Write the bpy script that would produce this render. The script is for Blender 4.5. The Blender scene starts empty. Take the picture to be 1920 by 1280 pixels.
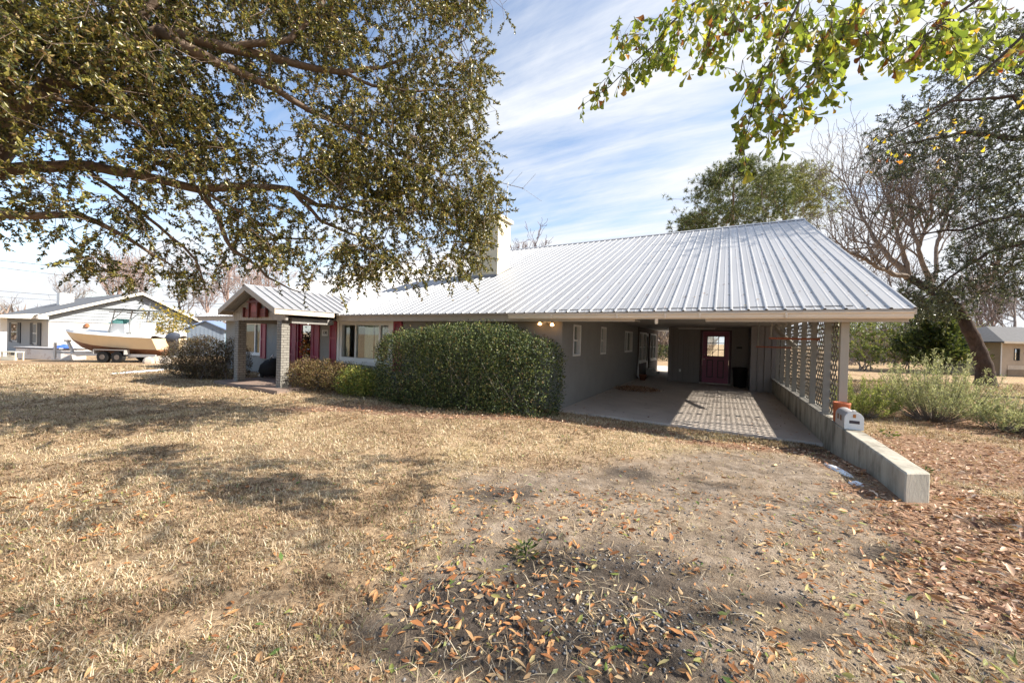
import bpy, math
import numpy as np
from mathutils import Vector, Matrix
rng = np.random.default_rng(11)
S = bpy.context.scene
COL = S.collection
U = rng.uniform

# ------------------------------------------------------------------ camera frame of the place
FPX = 698.4
def _rows(yaw, pitch, roll):
    f = np.array([-math.sin(yaw)*math.cos(pitch), math.cos(yaw)*math.cos(pitch), math.sin(pitch)])
    r = np.array([math.cos(yaw), math.sin(yaw), 0.0]); u = np.cross(r, f)
    return np.array([math.cos(roll)*r+math.sin(roll)*u, math.sin(roll)*r-math.cos(roll)*u, f])
ROT = _rows(*np.radians([29.462, -0.473, 1.587]))
EYE = np.array([3.114, -7.774, 1.55])
RIGHT = np.array([math.cos(math.radians(29.462)), math.sin(math.radians(29.462))])
FWD = np.array([-RIGHT[1], RIGHT[0]])
def W(r, d, z=0.0):
    """metres to the right of / ahead of the spot the photo was taken from -> world"""
    return np.array([EYE[0]+r*RIGHT[0]+d*FWD[0], EYE[1]+r*RIGHT[1]+d*FWD[1], z])
def at(px, py, d):
    v = ROT.T @ np.array([(px-960)/FPX, (py-640)/FPX, 1.0])
    return EYE+v*d
def gp(px, py, z=0.1):
    v = ROT.T @ np.array([(px-960)/FPX, (py-640)/FPX, 1.0])
    return EYE+v*((z-EYE[2])/v[2])
def to_px(P):
    q = (np.asarray(P)-EYE) @ ROT.T
    d = np.where(np.abs(q[..., 2]) < 1e-4, 1e-4, q[..., 2])
    return 960+FPX*q[..., 0]/d, 640+FPX*q[..., 1]/d, q[..., 2]

# ------------------------------------------------------------------ numpy value noise
_tab = np.random.default_rng(5).random((256, 256))
def vnoise(x, y):
    xi = np.floor(x).astype(int); yi = np.floor(y).astype(int)
    fx = x-xi; fy = y-yi
    fx = fx*fx*(3-2*fx); fy = fy*fy*(3-2*fy)
    g = lambda a, b: _tab[a & 255, b & 255]
    return (g(xi, yi)*(1-fx)+g(xi+1, yi)*fx)*(1-fy)+(g(xi, yi+1)*(1-fx)+g(xi+1, yi+1)*fx)*fy
def fbm(x, y, s, o=4):
    t = 0; a = .5
    for k in range(o):
        t = t+a*vnoise(x*s+17*k, y*s+31*k); s *= 2.03; a *= .5
    return t/(1-.5**o)
def sm(a, b, x):
    t = np.clip((x-a)/(b-a), 0, 1)
    return t*t*(3-2*t)

# ------------------------------------------------------------------ materials
def nodes(name):
    m = bpy.data.materials.new(name); m.use_nodes = True
    nt = m.node_tree
    return m, nt, nt.nodes, nt.links, nt.nodes['Principled BSDF']
def ramp(N, stops, interp='LINEAR'):
    r = N.new('ShaderNodeValToRGB'); cr = r.color_ramp; cr.interpolation = interp
    while len(cr.elements) < len(stops): cr.elements.new(.5)
    for e, (p, c) in zip(cr.elements, stops):
        e.position = p; e.color = (*c, 1)
    return r
def noise(N, K, scale, detail=5, rough=.6, vec=None, dist=0):
    n = N.new('ShaderNodeTexNoise'); n.inputs['Scale'].default_value = scale
    n.inputs['Detail'].default_value = detail; n.inputs['Roughness'].default_value = rough
    n.inputs['Distortion'].default_value = dist
    if vec is not None: K.new(vec, n.inputs['Vector'])
    return n
def coords(N, K, scale=(1, 1, 1), kind='Object'):
    t = N.new('ShaderNodeTexCoord'); mp = N.new('ShaderNodeMapping')
    mp.inputs['Scale'].default_value = scale
    K.new(t.outputs[kind], mp.inputs['Vector'])
    return mp.outputs['Vector']
def M(name, col, rough=.6, metal=0.0, var=.15, vs=3.0, bump=.0, bs=40.0, spec=.4, stain=None, stretch=(1, 1, 1), lo=None):
    """paint / wood / stone: base colour broken up by two sizes of noise, optional stains and bump"""
    m, nt, N, K, b = nodes(name)
    v = coords(N, K, stretch)
    n = noise(N, K, vs, 8, .65, v)
    c = np.array(col)
    r = ramp(N, [(.25, tuple(c*(1-var))), (.75, tuple(np.minimum(c*(1+var), .95)))])
    K.new(n.outputs['Fac'], r.inputs['Fac'])
    out = r.outputs['Color']
    if stain:
        n2 = noise(N, K, stain[1], 6, .7, v)
        r2 = ramp(N, [(stain[2], (0, 0, 0)), (stain[2]+.15, (1, 1, 1))])
        K.new(n2.outputs['Fac'], r2.inputs['Fac'])
        mx = N.new('ShaderNodeMix'); mx.data_type = 'RGBA'
        K.new(r2.outputs['Color'], mx.inputs[0]); K.new(out, mx.inputs[6])
        mx.inputs[7].default_value = (*stain[0], 1); out = mx.outputs[2]
    K.new(out, b.inputs['Base Color'])
    b.inputs['Roughness'].default_value = rough; b.inputs['Metallic'].default_value = metal
    b.inputs['Specular IOR Level'].default_value = spec
    if bump:
        n3 = noise(N, K, bs, 5, .6, v); bp = N.new('ShaderNodeBump')
        bp.inputs['Strength'].default_value = bump; bp.inputs['Distance'].default_value = .01
        K.new(n3.outputs['Fac'], bp.inputs['Height']); K.new(bp.outputs['Normal'], b.inputs['Normal'])
    return m
def LEAF(name, stops, trans=.3, rough=.45, tcol=1.4, spec=.35):
    """every leaf (mesh island) takes its own colour from the ramp; light also passes through"""
    m, nt, N, K, b = nodes(name)
    g = N.new('ShaderNodeNewGeometry'); r = ramp(N, stops)
    K.new(g.outputs['Random Per Island'], r.inputs['Fac'])
    K.new(r.outputs['Color'], b.inputs['Base Color']); b.inputs['Roughness'].default_value = rough
    b.inputs['Specular IOR Level'].default_value = spec
    t = N.new('ShaderNodeBsdfTranslucent')
    mu = N.new('ShaderNodeMix'); mu.data_type = 'RGBA'; mu.blend_type = 'MULTIPLY'; mu.inputs[0].default_value = 1
    K.new(r.outputs['Color'], mu.inputs[6]); mu.inputs[7].default_value = (tcol, tcol*1.05, tcol*.7, 1)
    K.new(mu.outputs[2], t.inputs['Color'])
    x = N.new('ShaderNodeMixShader'); x.inputs[0].default_value = trans
    K.new(b.outputs[0], x.inputs[1]); K.new(t.outputs[0], x.inputs[2])
    K.new(x.outputs[0], N['Material Output'].inputs['Surface'])
    return m
def GLASS(name, tint=(.8, .85, .85), through=.6):
    m, nt, N, K, b = nodes(name)
    t = N.new('ShaderNodeBsdfTransparent'); t.inputs[0].default_value = (*tint, 1)
    g = N.new('ShaderNodeBsdfGlossy'); g.inputs['Roughness'].default_value = .02
    g.inputs['Color'].default_value = (.9, .92, .92, 1)
    x = N.new('ShaderNodeMixShader'); x.inputs[0].default_value = 1-through
    K.new(t.outputs[0], x.inputs[1]); K.new(g.outputs[0], x.inputs[2])
    K.new(x.outputs[0], N['Material Output'].inputs['Surface'])
    return m
def BRICK(name, c1, c2, mortar, w=.2, h=.065):
    m, nt, N, K, b = nodes(name)
    t = N.new('ShaderNodeTexCoord'); s = N.new('ShaderNodeSeparateXYZ'); K.new(t.outputs['Object'], s.inputs[0])
    a = N.new('ShaderNodeMath'); K.new(s.outputs[0], a.inputs[0]); K.new(s.outputs[1], a.inputs[1])
    c = N.new('ShaderNodeCombineXYZ'); K.new(a.outputs[0], c.inputs[0]); K.new(s.outputs[2], c.inputs[1])
    br = N.new('ShaderNodeTexBrick'); K.new(c.outputs[0], br.inputs['Vector'])
    br.inputs['Scale'].default_value = 1; br.inputs['Brick Width'].default_value = w
    br.inputs['Row Height'].default_value = h; br.inputs['Mortar Size'].default_value = .008
    br.inputs['Color1'].default_value = (*c1, 1); br.inputs['Color2'].default_value = (*c2, 1)
    br.inputs['Mortar'].default_value = (*mortar, 1)
    K.new(br.outputs['Color'], b.inputs['Base Color']); b.inputs['Roughness'].default_value = .8
    bp = N.new('ShaderNodeBump'); bp.inputs['Strength'].default_value = .6; bp.inputs['Distance'].default_value = .01
    inv = N.new('ShaderNodeMath'); inv.operation = 'SUBTRACT'; inv.inputs[0].default_value = 1
    K.new(br.outputs['Fac'], inv.inputs[1]); K.new(inv.outputs[0], bp.inputs['Height'])
    K.new(bp.outputs['Normal'], b.inputs['Normal'])
    return m
def LAMP(name, col, strength):
    m, nt, N, K, b = nodes(name)
    b.inputs['Emission Color'].default_value = (*col, 1); b.inputs['Emission Strength'].default_value = strength
    return m

# ------------------------------------------------------------------ mesh building
def raw_mesh(name, V, F, k=3):
    me = bpy.data.meshes.new(name)
    V = np.asarray(V, np.float32).reshape(-1, 3); F = np.asarray(F, np.int32).reshape(-1, k)
    me.vertices.add(len(V)); me.vertices.foreach_set('co', V.ravel())
    me.loops.add(F.size); me.loops.foreach_set('vertex_index', F.ravel())
    me.polygons.add(len(F)); me.polygons.foreach_set('loop_start', np.arange(0, F.size, k, dtype=np.int32))
    me.update(calc_edges=True)
    return me
def link(name, me, mat, parent=None, smooth=False):
    o = bpy.data.objects.new(name, me); COL.objects.link(o)
    if mat is not None: me.materials.append(mat)
    if parent is not None: o.parent = parent
    if smooth: me.polygons.foreach_set('use_smooth', np.ones(len(me.polygons), bool))
    return o
def tag(o, label=None, cat=None, group=None, kind=None):
    if label: o['label'] = label
    if cat: o['category'] = cat
    if group: o['group'] = group
    if kind: o['kind'] = kind
    return o
def empty(name, loc, label, cat, group=None):
    o = bpy.data.objects.new(name, None); COL.objects.link(o); o.location = loc
    o.empty_display_size = .2
    return tag(o, label, cat, group)

class MB:
    """collects boxes, prisms, tubes and lathes; build() links them as ONE mesh"""
    def __init__(s): s.v = []; s.f = []
    def add(s, v, f):
        n = len(s.v); s.v += [tuple(float(c) for c in p) for p in v]; s.f += [tuple(i+n for i in q) for q in f]; return s
    def box(s, x0, x1, y0, y1, z0, z1):
        return s.add([(x0, y0, z0), (x1, y0, z0), (x1, y1, z0), (x0, y1, z0), (x0, y0, z1), (x1, y0, z1), (x1, y1, z1), (x0, y1, z1)],
                     [(0, 3, 2, 1), (4, 5, 6, 7), (0, 1, 5, 4), (1, 2, 6, 5), (2, 3, 7, 6), (3, 0, 4, 7)])
    def obox(s, c, ax, ay, az):
        c, ax, ay, az = map(np.asarray, (c, ax, ay, az))
        v = [c+i*ax+j*ay+k*az for k in (-1, 1) for (i, j) in ((-1, -1), (1, -1), (1, 1), (-1, 1))]
        return s.add(v, [(0, 3, 2, 1), (4, 5, 6, 7), (0, 1, 5, 4), (1, 2, 6, 5), (2, 3, 7, 6), (3, 0, 4, 7)])
    def prism(s, poly, e):
        e = np.asarray(e, float); p = [np.asarray(q, float) for q in poly]; n = len(p)
        v = p+[q+e for q in p]
        f = [tuple(range(n-1, -1, -1)), tuple(range(n, 2*n))]+[(i, (i+1) % n, n+(i+1) % n, n+i) for i in range(n)]
        return s.add(v, f)
    def beam(s, a, b, w, h):
        a = np.asarray(a, float); b = np.asarray(b, float); d = b-a; L = np.linalg.norm(d); d = d/L
        u = np.cross(d, (0, 0, 1.0)); u = u/np.linalg.norm(u) if np.linalg.norm(u) > 1e-3 else np.array([1.0, 0, 0])
        t = np.cross(u, d)
        return s.obox((a+b)/2, d*L/2, u*w/2, t*h/2)
    def tube(s, pts, rad, n=6, cap=True):
        P = np.asarray(pts, float); m = len(P); rad = np.broadcast_to(np.asarray(rad, float), (m,))
        T = np.gradient(P, axis=0); T /= np.linalg.norm(T, axis=1)[:, None]+1e-9
        ref = np.array([0, 0, 1.0]) if abs(T[:, 2]).mean() < .8 else np.array([1.0, 0, 0])
        A = np.cross(T, ref); A /= np.linalg.norm(A, axis=1)[:, None]+1e-9; B = np.cross(T, A)
        an = np.arange(n)*2*math.pi/n
        V = P[:, None]+rad[:, None, None]*(np.cos(an)[None, :, None]*A[:, None]+np.sin(an)[None, :, None]*B[:, None])
        f = [(i*n+j, i*n+(j+1) % n, (i+1)*n+(j+1) % n, (i+1)*n+j) for i in range(m-1) for j in range(n)]
        if cap: f += [tuple(range(n-1, -1, -1)), tuple((m-1)*n+j for j in range(n))]
        return s.add(V.reshape(-1, 3), f)
    def lathe(s, prof, n=20, c=(0, 0, 0)):
        v = [(c[0]+r*math.cos(2*math.pi*j/n), c[1]+r*math.sin(2*math.pi*j/n), c[2]+z) for r, z in prof for j in range(n)]
        m = len(prof)
        f = [(i*n+j, i*n+(j+1) % n, (i+1)*n+(j+1) % n, (i+1)*n+j) for i in range(m-1) for j in range(n)]
        f += [tuple(range(n-1, -1, -1)), tuple((m-1)*n+j for j in range(n))]
        return s.add(v, f)
    def build(s, name, mat, parent=None, smooth=False, bevel=0.0):
        me = bpy.data.meshes.new(name); me.from_pydata(s.v, [], s.f); me.update()
        o = link(name, me, mat, parent, smooth)
        if parent is not None:
            p, q = np.zeros(3), parent
            while q is not None: p = p+np.array(q.location); q = q.parent
            me.transform(Matrix.Translation(-Vector(p)))
        if bevel:
            b = o.modifiers.new('bevel', 'BEVEL'); b.width = bevel; b.segments = 2; b.limit_method = 'ANGLE'
        return o

def unit(v): return v/(np.linalg.norm(v, axis=-1, keepdims=True)+1e-9)
def rdir(n): return unit(rng.normal(size=(n, 3)))
def scatter(name, T, F, pos, ax, nr, size, mat, parent=None, smooth=False):
    """many small copies of one little shape (leaves, blades, needles) in one mesh"""
    T = np.asarray(T, float); F = np.asarray(F)
    ax = unit(np.asarray(ax)); sd = unit(np.cross(nr, ax)); nn = np.cross(ax, sd)
    pos = np.asarray(pos, float)
    q = parent
    while q is not None: pos = pos-np.array(q.location); q = q.parent
    sz = np.broadcast_to(np.asarray(size, float), (len(pos),))[:, None, None]
    V = pos[:, None]+sz*(T[None, :, 0:1]*ax[:, None]+T[None, :, 1:2]*sd[:, None]+T[None, :, 2:3]*nn[:, None])
    FF = F[None]+(np.arange(len(pos))*len(T))[:, None, None]
    return link(name, raw_mesh(name, V, FF, F.shape[1]), mat, parent, smooth)
T_OVAL = [(0, 0, 0), (.45, .2, .07), (1, 0, 0), (.5, -.2, .07)]; F_OVAL = [(0, 1, 2), (0, 2, 3)]
T_LOBE = [(0, 0, 0), (.35, .06, .0), (.62, .18, .03), (.80, .29, .08), (.93, .20, .04), (1, .01, -.05),
          (.92, -.17, .03), (.82, -.30, .08), (.60, -.17, .03), (.35, -.06, 0), (.66, 0, -.03)]
F_LOBE = [(0, 1, 10), (1, 2, 10), (2, 3, 10), (3, 4, 10), (4, 5, 10), (5, 6, 10), (6, 7, 10), (7, 8, 10), (8, 9, 10), (9, 0, 10)]
T_DRY = [(0, 0, .0), (.3, .13, .16), (.3, 0, .04), (.3, -.15, .1), (.7, .17, .26), (.66, .02, .08), (.62, -.2, .14), (1, .06, .20)]
F_DRY = [(0, 2, 1), (0, 3, 2), (1, 2, 4), (2, 5, 4), (2, 3, 5), (3, 6, 5), (4, 5, 7), (5, 6, 7)]
# ------------------------------------------------------------------ camera, sun, sky
cam = bpy.data.cameras.new('camera'); co = bpy.data.objects.new('camera', cam); COL.objects.link(co)
cam.sensor_width = 36; cam.lens = FPX/1920*36; cam.clip_end = 5000; cam.clip_start = .05
mw = np.eye(4); mw[:3, 0] = ROT[0]; mw[:3, 1] = -ROT[1]; mw[:3, 2] = -ROT[2]; mw[:3, 3] = EYE
co.matrix_world = Matrix(mw.tolist()); S.camera = co
SUNV = Vector((1.21, .48, 1.0)).normalized()
sl = bpy.data.lights.new('sun', 'SUN'); sl.energy = 5.0; sl.angle = math.radians(.53); sl.color = (1, .92, .80)
so = bpy.data.objects.new('sun', sl); COL.objects.link(so); so.rotation_euler = SUNV.to_track_quat('Z', 'Y').to_euler()
wd = bpy.data.worlds.new('World'); S.world = wd; wd.use_nodes = True
nt = wd.node_tree; N = nt.nodes; K = nt.links; bg = N['Background']
sky = N.new('ShaderNodeTexSky'); sky.sky_type = 'NISHITA'; sky.sun_disc = False
sky.sun_elevation = math.asin(SUNV.z); sky.sun_rotation = math.atan2(SUNV.x, SUNV.y)
sky.air_density = 1.0; sky.dust_density = .6; sky.ozone_density = 1.5
# thin cirrus: streaky noise on a flat layer high above the ground
tc = N.new('ShaderNodeTexCoord'); sp = N.new('ShaderNodeSeparateXYZ'); K.new(tc.outputs['Generated'], sp.inputs[0])
mx = N.new('ShaderNodeMath'); mx.operation = 'MAXIMUM'; K.new(sp.outputs[2], mx.inputs[0]); mx.inputs[1].default_value = .03
ad = N.new('ShaderNodeMath'); ad.operation = 'ADD'; K.new(mx.outputs[0], ad.inputs[0]); ad.inputs[1].default_value = .12
dx = N.new('ShaderNodeMath'); dx.operation = 'DIVIDE'; K.new(sp.outputs[0], dx.inputs[0]); K.new(ad.outputs[0], dx.inputs[1])
dy = N.new('ShaderNodeMath'); dy.operation = 'DIVIDE'; K.new(sp.outputs[1], dy.inputs[0]); K.new(ad.outputs[0], dy.inputs[1])
cb = N.new('ShaderNodeCombineXYZ'); K.new(dx.outputs[0], cb.inputs[0]); K.new(dy.outputs[0], cb.inputs[1])
mp = N.new('ShaderNodeMapping'); K.new(cb.outputs[0], mp.inputs[0])
mp.inputs['Rotation'].default_value = (0, 0, math.radians(-52)); mp.inputs['Scale'].default_value = (.55, 1.5, 1); mp.inputs['Location'].default_value = (3.1, 1.2, 0)
n1 = noise(N, K, 1.1, 9, .62, mp.outputs[0], .35)
mp2 = N.new('ShaderNodeMapping'); K.new(cb.outputs[0], mp2.inputs[0])
mp2.inputs['Rotation'].default_value = (0, 0, math.radians(-60)); mp2.inputs['Scale'].default_value = (.5, 5.0, 1)
n2 = noise(N, K, 2.2, 7, .6, mp2.outputs[0], .5)
ma = N.new('ShaderNodeMath'); ma.operation = 'MULTIPLY_ADD'; K.new(n2.outputs['Fac'], ma.inputs[0]); ma.inputs[1].default_value = .4; K.new(n1.outputs['Fac'], ma.inputs[2])
# whiter towards the sun, where the veil is thicker
dt = N.new('ShaderNodeVectorMath'); dt.operation = 'DOT_PRODUCT'; K.new(tc.outputs['Generated'], dt.inputs[0])
dt.inputs[1].default_value = (.62, .78, .0)
m2 = N.new('ShaderNodeMath'); m2.operation = 'MULTIPLY_ADD'; K.new(dt.outputs['Value'], m2.inputs[0]); m2.inputs[1].default_value = .26; K.new(ma.outputs[0], m2.inputs[2])
hz_ = N.new('ShaderNodeMapRange'); K.new(sp.outputs[2], hz_.inputs[0]); hz_.inputs[1].default_value = .0; hz_.inputs[2].default_value = .30; hz_.inputs[3].default_value = .40; hz_.inputs[4].default_value = 0
m3 = N.new('ShaderNodeMath'); K.new(m2.outputs[0], m3.inputs[0]); K.new(hz_.outputs[0], m3.inputs[1])
cr = ramp(N, [(.55, (.02, .02, .02)), (.73, (.42, .42, .42)), (.93, (1, 1, 1))]); K.new(m3.outputs[0], cr.inputs['Fac'])
mc = N.new('ShaderNodeMix'); mc.data_type = 'RGBA'; K.new(cr.outputs['Color'], mc.inputs[0]); K.new(sky.outputs[0], mc.inputs[6])
mc.inputs[7].default_value = (3.75, 3.88, 4.1, 1)
K.new(mc.outputs[2], bg.inputs['Color']); bg.inputs['Strength'].default_value = .128
S.view_settings.view_transform = 'Standard'; S.view_settings.look = 'None'; S.view_settings.gamma = 1
S.view_settings.exposure = 1.05
cy = S.cycles; cy.max_bounces = 8; cy.diffuse_bounces = 4; cy.glossy_bounces = 3; cy.transmission_bounces = 4
cy.transparent_max_bounces = 10; cy.caustics_reflective = False; cy.caustics_refractive = False
cy.use_adaptive_sampling = True; cy.adaptive_threshold = .02

# ------------------------------------------------------------------ ground
def H(x, y):
    x = np.asarray(x, float); y = np.asarray(y, float)
    h = -.035+.215*sm(.05, 2.7, -y)*sm(-6, 1, x)
    h = h+.13*sm(4.75, 5.1, x)*(1-sm(.05, 2.7, -y))
    h = h-.024*np.clip(-(x+15), 0, 30)
    h = h+.03*(fbm(x, y, .5)-.5)+.012*(fbm(x+9, y, 4.)-.5)
    foot = sm(-15.6, -15.2, x)*(1-sm(4.5, 4.62, x))*sm(-.12, .05, y)*(1-sm(19.5, 20, y))
    pf = sm(-10.3, -10.2, x)*(1-sm(-6.9, -6.7, x))*sm(-2.6, -2.3, y)*(1-sm(19.5, 20, y))
    return h*(1-np.maximum(foot, pf))-.09*np.maximum(foot, pf)
def blob(x, y, px, py, rx, ry, z=.12):
    """soft patch of soil / litter at a spot on the ground: 1 inside, 0 outside; radii in metres, long side facing the house yaw"""
    c = gp(px, py, z); a = (x-c[0])*RIGHT[0]+(y-c[1])*RIGHT[1]; b = (x-c[0])*FWD[0]+(y-c[1])*FWD[1]
    return np.clip(1.15-np.sqrt((a/rx)**2+(b/ry)**2), 0, 1)
def ground_poly(pts): return [tuple(gp(a, b, .12)[:2]) for a, b in pts]
DIRT = ground_poly([(500, 1330), (690, 1165), (850, 1065), (800, 960), (900, 895), (1060, 885), (1200, 855), (1330, 845), (1500, 845), (1600, 905), (1690, 970), (1760, 1040), (1900, 1150), (2000, 1330)])
DARK = ground_poly([(620, 1330), (745, 1185), (860, 1085), (960, 1035), (1100, 1020), (1230, 1060), (1300, 1130), (1360, 1200), (1420, 1330)])
def inpoly(x, y, poly):
    ins = np.zeros(np.shape(x), bool); p = np.asarray(poly, float); j = len(p)-1
    for i in range(len(p)):
        (xi, yi), (xj, yj) = p[i], p[j]
        ins ^= ((yi > y) != (yj > y)) & (x < (xj-xi)*(y-yi)/(yj-yi+1e-9)+xi); j = i
    return ins
def soft(x, y, poly, w, n, n2):
    """0..1 patch with a ragged edge: the outline is jittered by noise and averaged over a small disc"""
    t = 0*x
    for k in range(14):
        a = k*2.4; q = w*math.sqrt((k+.5)/14)*(1+.12*np.hypot(x-EYE[0], y-EYE[1]))
        t = t+inpoly(x+q*math.cos(a)+(n-.5)*1.0, y+q*math.sin(a)+(n2-.5)*.9, poly)
    return np.clip(t/14*(.78+.55*(n2-.3)), 0, 1)
def masks(x, y):
    n = fbm(x, y, 1.3, 5); n2 = fbm(x+40, y-7, 3.1, 4)
    dirt = 0*x
    for b in ((1250, 1010, 1.1, .5), (1420, 1080, 1.0, .55), (1150, 930, 1.1, .7), (1320, 1200, .9, .4), (1080, 1180, .5, .35), (1500, 950, .9, .6),
              (1340, 900, 1.0, .8), (1600, 1150, .8, .5), (900, 1160, .26, .2), (1750, 1250, .9, .3), (1010, 1260, .5, .15), (1080, 1020, .5, .25)):
        dirt = np.maximum(dirt, blob(x, y, *b))
    dirt = soft(x, y, DIRT, .22, n, n2)
    dark = 0*x
    for b in ((930, 938, .5, .25), (1640, 1060, .5, .15), (1480, 1215, .5, .1), (1450, 1150, .4, .1), (1500, 830, 1., .4), (1180, 900, .6, .3), (1700, 1180, .3, .1)):
        dark = np.maximum(dark, blob(x, y, *b))
    dark = np.maximum(soft(x, y, DARK, .16, n2, n)*.95, sm(.22, .7, dark*.8+(n2-.5)*.8)*.8)
    lit = 0*x
    for b in ((1800, 960, 1.0, .9), (1850, 880, 1.6, 1.8), (1880, 1150, .7, .5), (1720, 840, 1.2, 1.2), (1640, 900, .4, 1.0), (1900, 800, 2.6, 2.4), (1800, 850, 2., 1.6), (1860, 1000, 1., .8),
              (1600, 860, .5, .9), (1400, 832, 1.6, .5), (1180, 800, 1.0, .42), (1700, 760, 1.6, 1.5), (940, 783, 2.2, .45), (650, 757, 1.8, .5), (1830, 1060, .5, .45), (760, 772, 1.3, .35)):
        lit = np.maximum(lit, blob(x, y, *b))
    lit = sm(.22, .55, lit*.9+(n2-.5)*.75)
    return dirt, dark, lit
rad = np.concatenate([[0.0], np.geomspace(.35, 30, 330), np.geomspace(31, 2500, 60)])
an = np.linspace(0, 2*math.pi, 721)[:-1]
rr, aa = np.meshgrid(rad, an, indexing='ij')
gx = EYE[0]+rr*np.cos(aa); gy = EYE[1]+rr*np.sin(aa)
gz = H(gx, gy)*(1-sm(60, 200, rr))
nr, na = rr.shape
ii, jj = np.meshgrid(np.arange(nr-1), np.arange(na), indexing='ij'); j2 = (jj+1) % na
GF = np.stack([ii*na+jj, (ii+1)*na+jj, (ii+1)*na+j2, ii*na+j2], -1).reshape(-1, 4)
gme = raw_mesh('ground', np.stack([gx, gy, gz], -1), GF, 4)
dm, km, lm = masks(gx, gy)
ca = gme.color_attributes.new('soil', 'FLOAT_COLOR', 'POINT')
ca.data.foreach_set('color', np.stack([dm, km, lm, np.ones_like(dm)], -1).astype(np.float32).ravel())
m, nt, N, K, b = nodes('winter_ground')
at_ = N.new('ShaderNodeVertexColor'); at_.layer_name = 'soil'
sc_ = N.new('ShaderNodeSeparateColor'); K.new(at_.outputs['Color'], sc_.inputs[0])
v = coords(N, K)
f1 = noise(N, K, .45, 6, .65, v); f2 = noise(N, K, 28, 6, .7, v); f3 = noise(N, K, 6, 6, .7, v); f4 = noise(N, K, 90, 4, .7, v)
straw = ramp(N, [(.3, (.14, .09, .055)), (.48, (.40, .295, .195)), (.68, (.68, .53, .36))]); K.new(f2.outputs['Fac'], straw.inputs['Fac'])
tint = ramp(N, [(.35, (.72, .66, .60)), (.55, (1.0, .96, .90)), (.72, (.92, .98, .76))]); K.new(f1.outputs['Fac'], tint.inputs['Fac'])
def mix(a, c, fac, mode='MIX'):
    q = N.new('ShaderNodeMix'); q.data_type = 'RGBA'; q.blend_type = mode
    if isinstance(fac, float): q.inputs[0].default_value = fac
    else: K.new(fac, q.inputs[0])
    K.new(a, q.inputs[6]); K.new(c, q.inputs[7]); return q.outputs[2]
base = mix(straw.outputs['Color'], tint.outputs['Color'], 1.0, 'MULTIPLY')
sand = ramp(N, [(.3, (.12, .092, .07)), (.5, (.25, .20, .155)), (.72, (.43, .36, .295))]); K.new(f3.outputs['Fac'], sand.inputs['Fac'])
grit = ramp(N, [(.32, (.45, .42, .4)), (.5, (1, 1, 1)), (.7, (1.12, 1.1, 1.05))]); K.new(f4.outputs['Fac'], grit.inputs['Fac'])
base = mix(base, mix(sand.outputs['Color'], grit.outputs['Color'], 1.0, 'MULTIPLY'), sc_.outputs[0])
soil = ramp(N, [(.3, (.03, .024, .021)), (.55, (.08, .066, .056)), (.75, (.17, .145, .125))]); K.new(f2.outputs['Fac'], soil.inputs['Fac'])
base = mix(base, soil.outputs['Color'], sc_.outputs[1])
lt = ramp(N, [(.3, (.10, .06, .04)), (.5, (.27, .165, .105)), (.7, (.50, .35, .25))]); K.new(f2.outputs['Fac'], lt.inputs['Fac'])
base = mix(base, lt.outputs['Color'], sc_.outputs[2])
K.new(base, b.inputs['Base Color']); b.inputs['Roughness'].default_value = .95; b.inputs['Specular IOR Level'].default_value = .1
bp = N.new('ShaderNodeBump'); bp.inputs['Strength'].default_value = .8; bp.inputs['Distance'].default_value = .02
mb_ = N.new('ShaderNodeMath'); K.new(f2.outputs['Fac'], mb_.inputs[0]); K.new(f4.outputs['Fac'], mb_.inputs[1])
K.new(mb_.outputs[0], bp.inputs['Height']); K.new(bp.outputs['Normal'], b.inputs['Normal'])
tag(link('ground', gme, m, None, True), kind='structure')

# blades of dry lawn grass, in splayed tufts, thinning with distance and over bare soil
def wedge(n, d0, d1, p, half=1.02):
    u = U(0, 1, n); q = 2-p
    d = (d0**q+u*(d1**q-d0**q))**(1/q); t = np.tan(U(-half, half, n))*1.0
    t = U(-1.46, 1.46, n)
    return d*t, d
def ground_pts(n, d0, d1, p):
    r, d = wedge(n, d0, d1, p)
    x = EYE[0]+r*RIGHT[0]+d*FWD[0]; y = EYE[1]+r*RIGHT[1]+d*FWD[1]
    return x, y, r, d
def free(x, y):
    slab = (x > -.1) & (x < 4.62) & (y > -.10)
    wall = (x > 4.5) & (x < 4.85) & (y > -3.2)
    house = (x < .2) & (y > -.1)
    porch = (x > -10.3) & (x < -6.8) & (y > -2.5)
    return ~(slab | wall | house | porch)
x, y, r, d = ground_pts(190000, .9, 17, 1.42)
dm, km, lm = masks(x, y)
keep = free(x, y) & (U(0, 1, len(x)) > np.clip(dm*1.12+km*1.1+lm*.95, 0, .975))
keep &= fbm(x+3, y, 7.5, 4) > .36+.16*(U(0, 1, len(x))-.5)
x, y, d = x[keep], y[keep], d[keep]
nb = 5
X = np.repeat(x, nb)+rng.normal(0, .011, len(x)*nb); Y = np.repeat(y, nb)+rng.normal(0, .011, len(x)*nb); D = np.repeat(d, nb)
n = len(X); ang = U(0, 2*math.pi, n); lean = np.clip(np.abs(rng.normal(1.05, .36, n)), .1, 1.6)
L = np.where(U(0, 1, n) < .88, U(.009, .028, n), U(.03, .065, n))*(1+.055*D); w = (.0012+.00040*D)*U(.6, 1.4, n)
dirh = np.stack([np.cos(ang), np.sin(ang), 0*ang], -1); sd = np.stack([-np.sin(ang), np.cos(ang), 0*ang], -1)
P0 = np.stack([X, Y, H(X, Y)-.004], -1)
P0[:, 2] += U(0, .008, n); P1 = P0+L[:, None]*.55*(np.sin(lean*.7)[:, None]*dirh+np.cos(lean*.7)[:, None]*np.array([0, 0, 1.]))
P2 = P1+L[:, None]*.55*(np.sin(lean*1.25)[:, None]*dirh+np.cos(lean*1.25)[:, None]*np.array([0, 0, 1.]))
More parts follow.
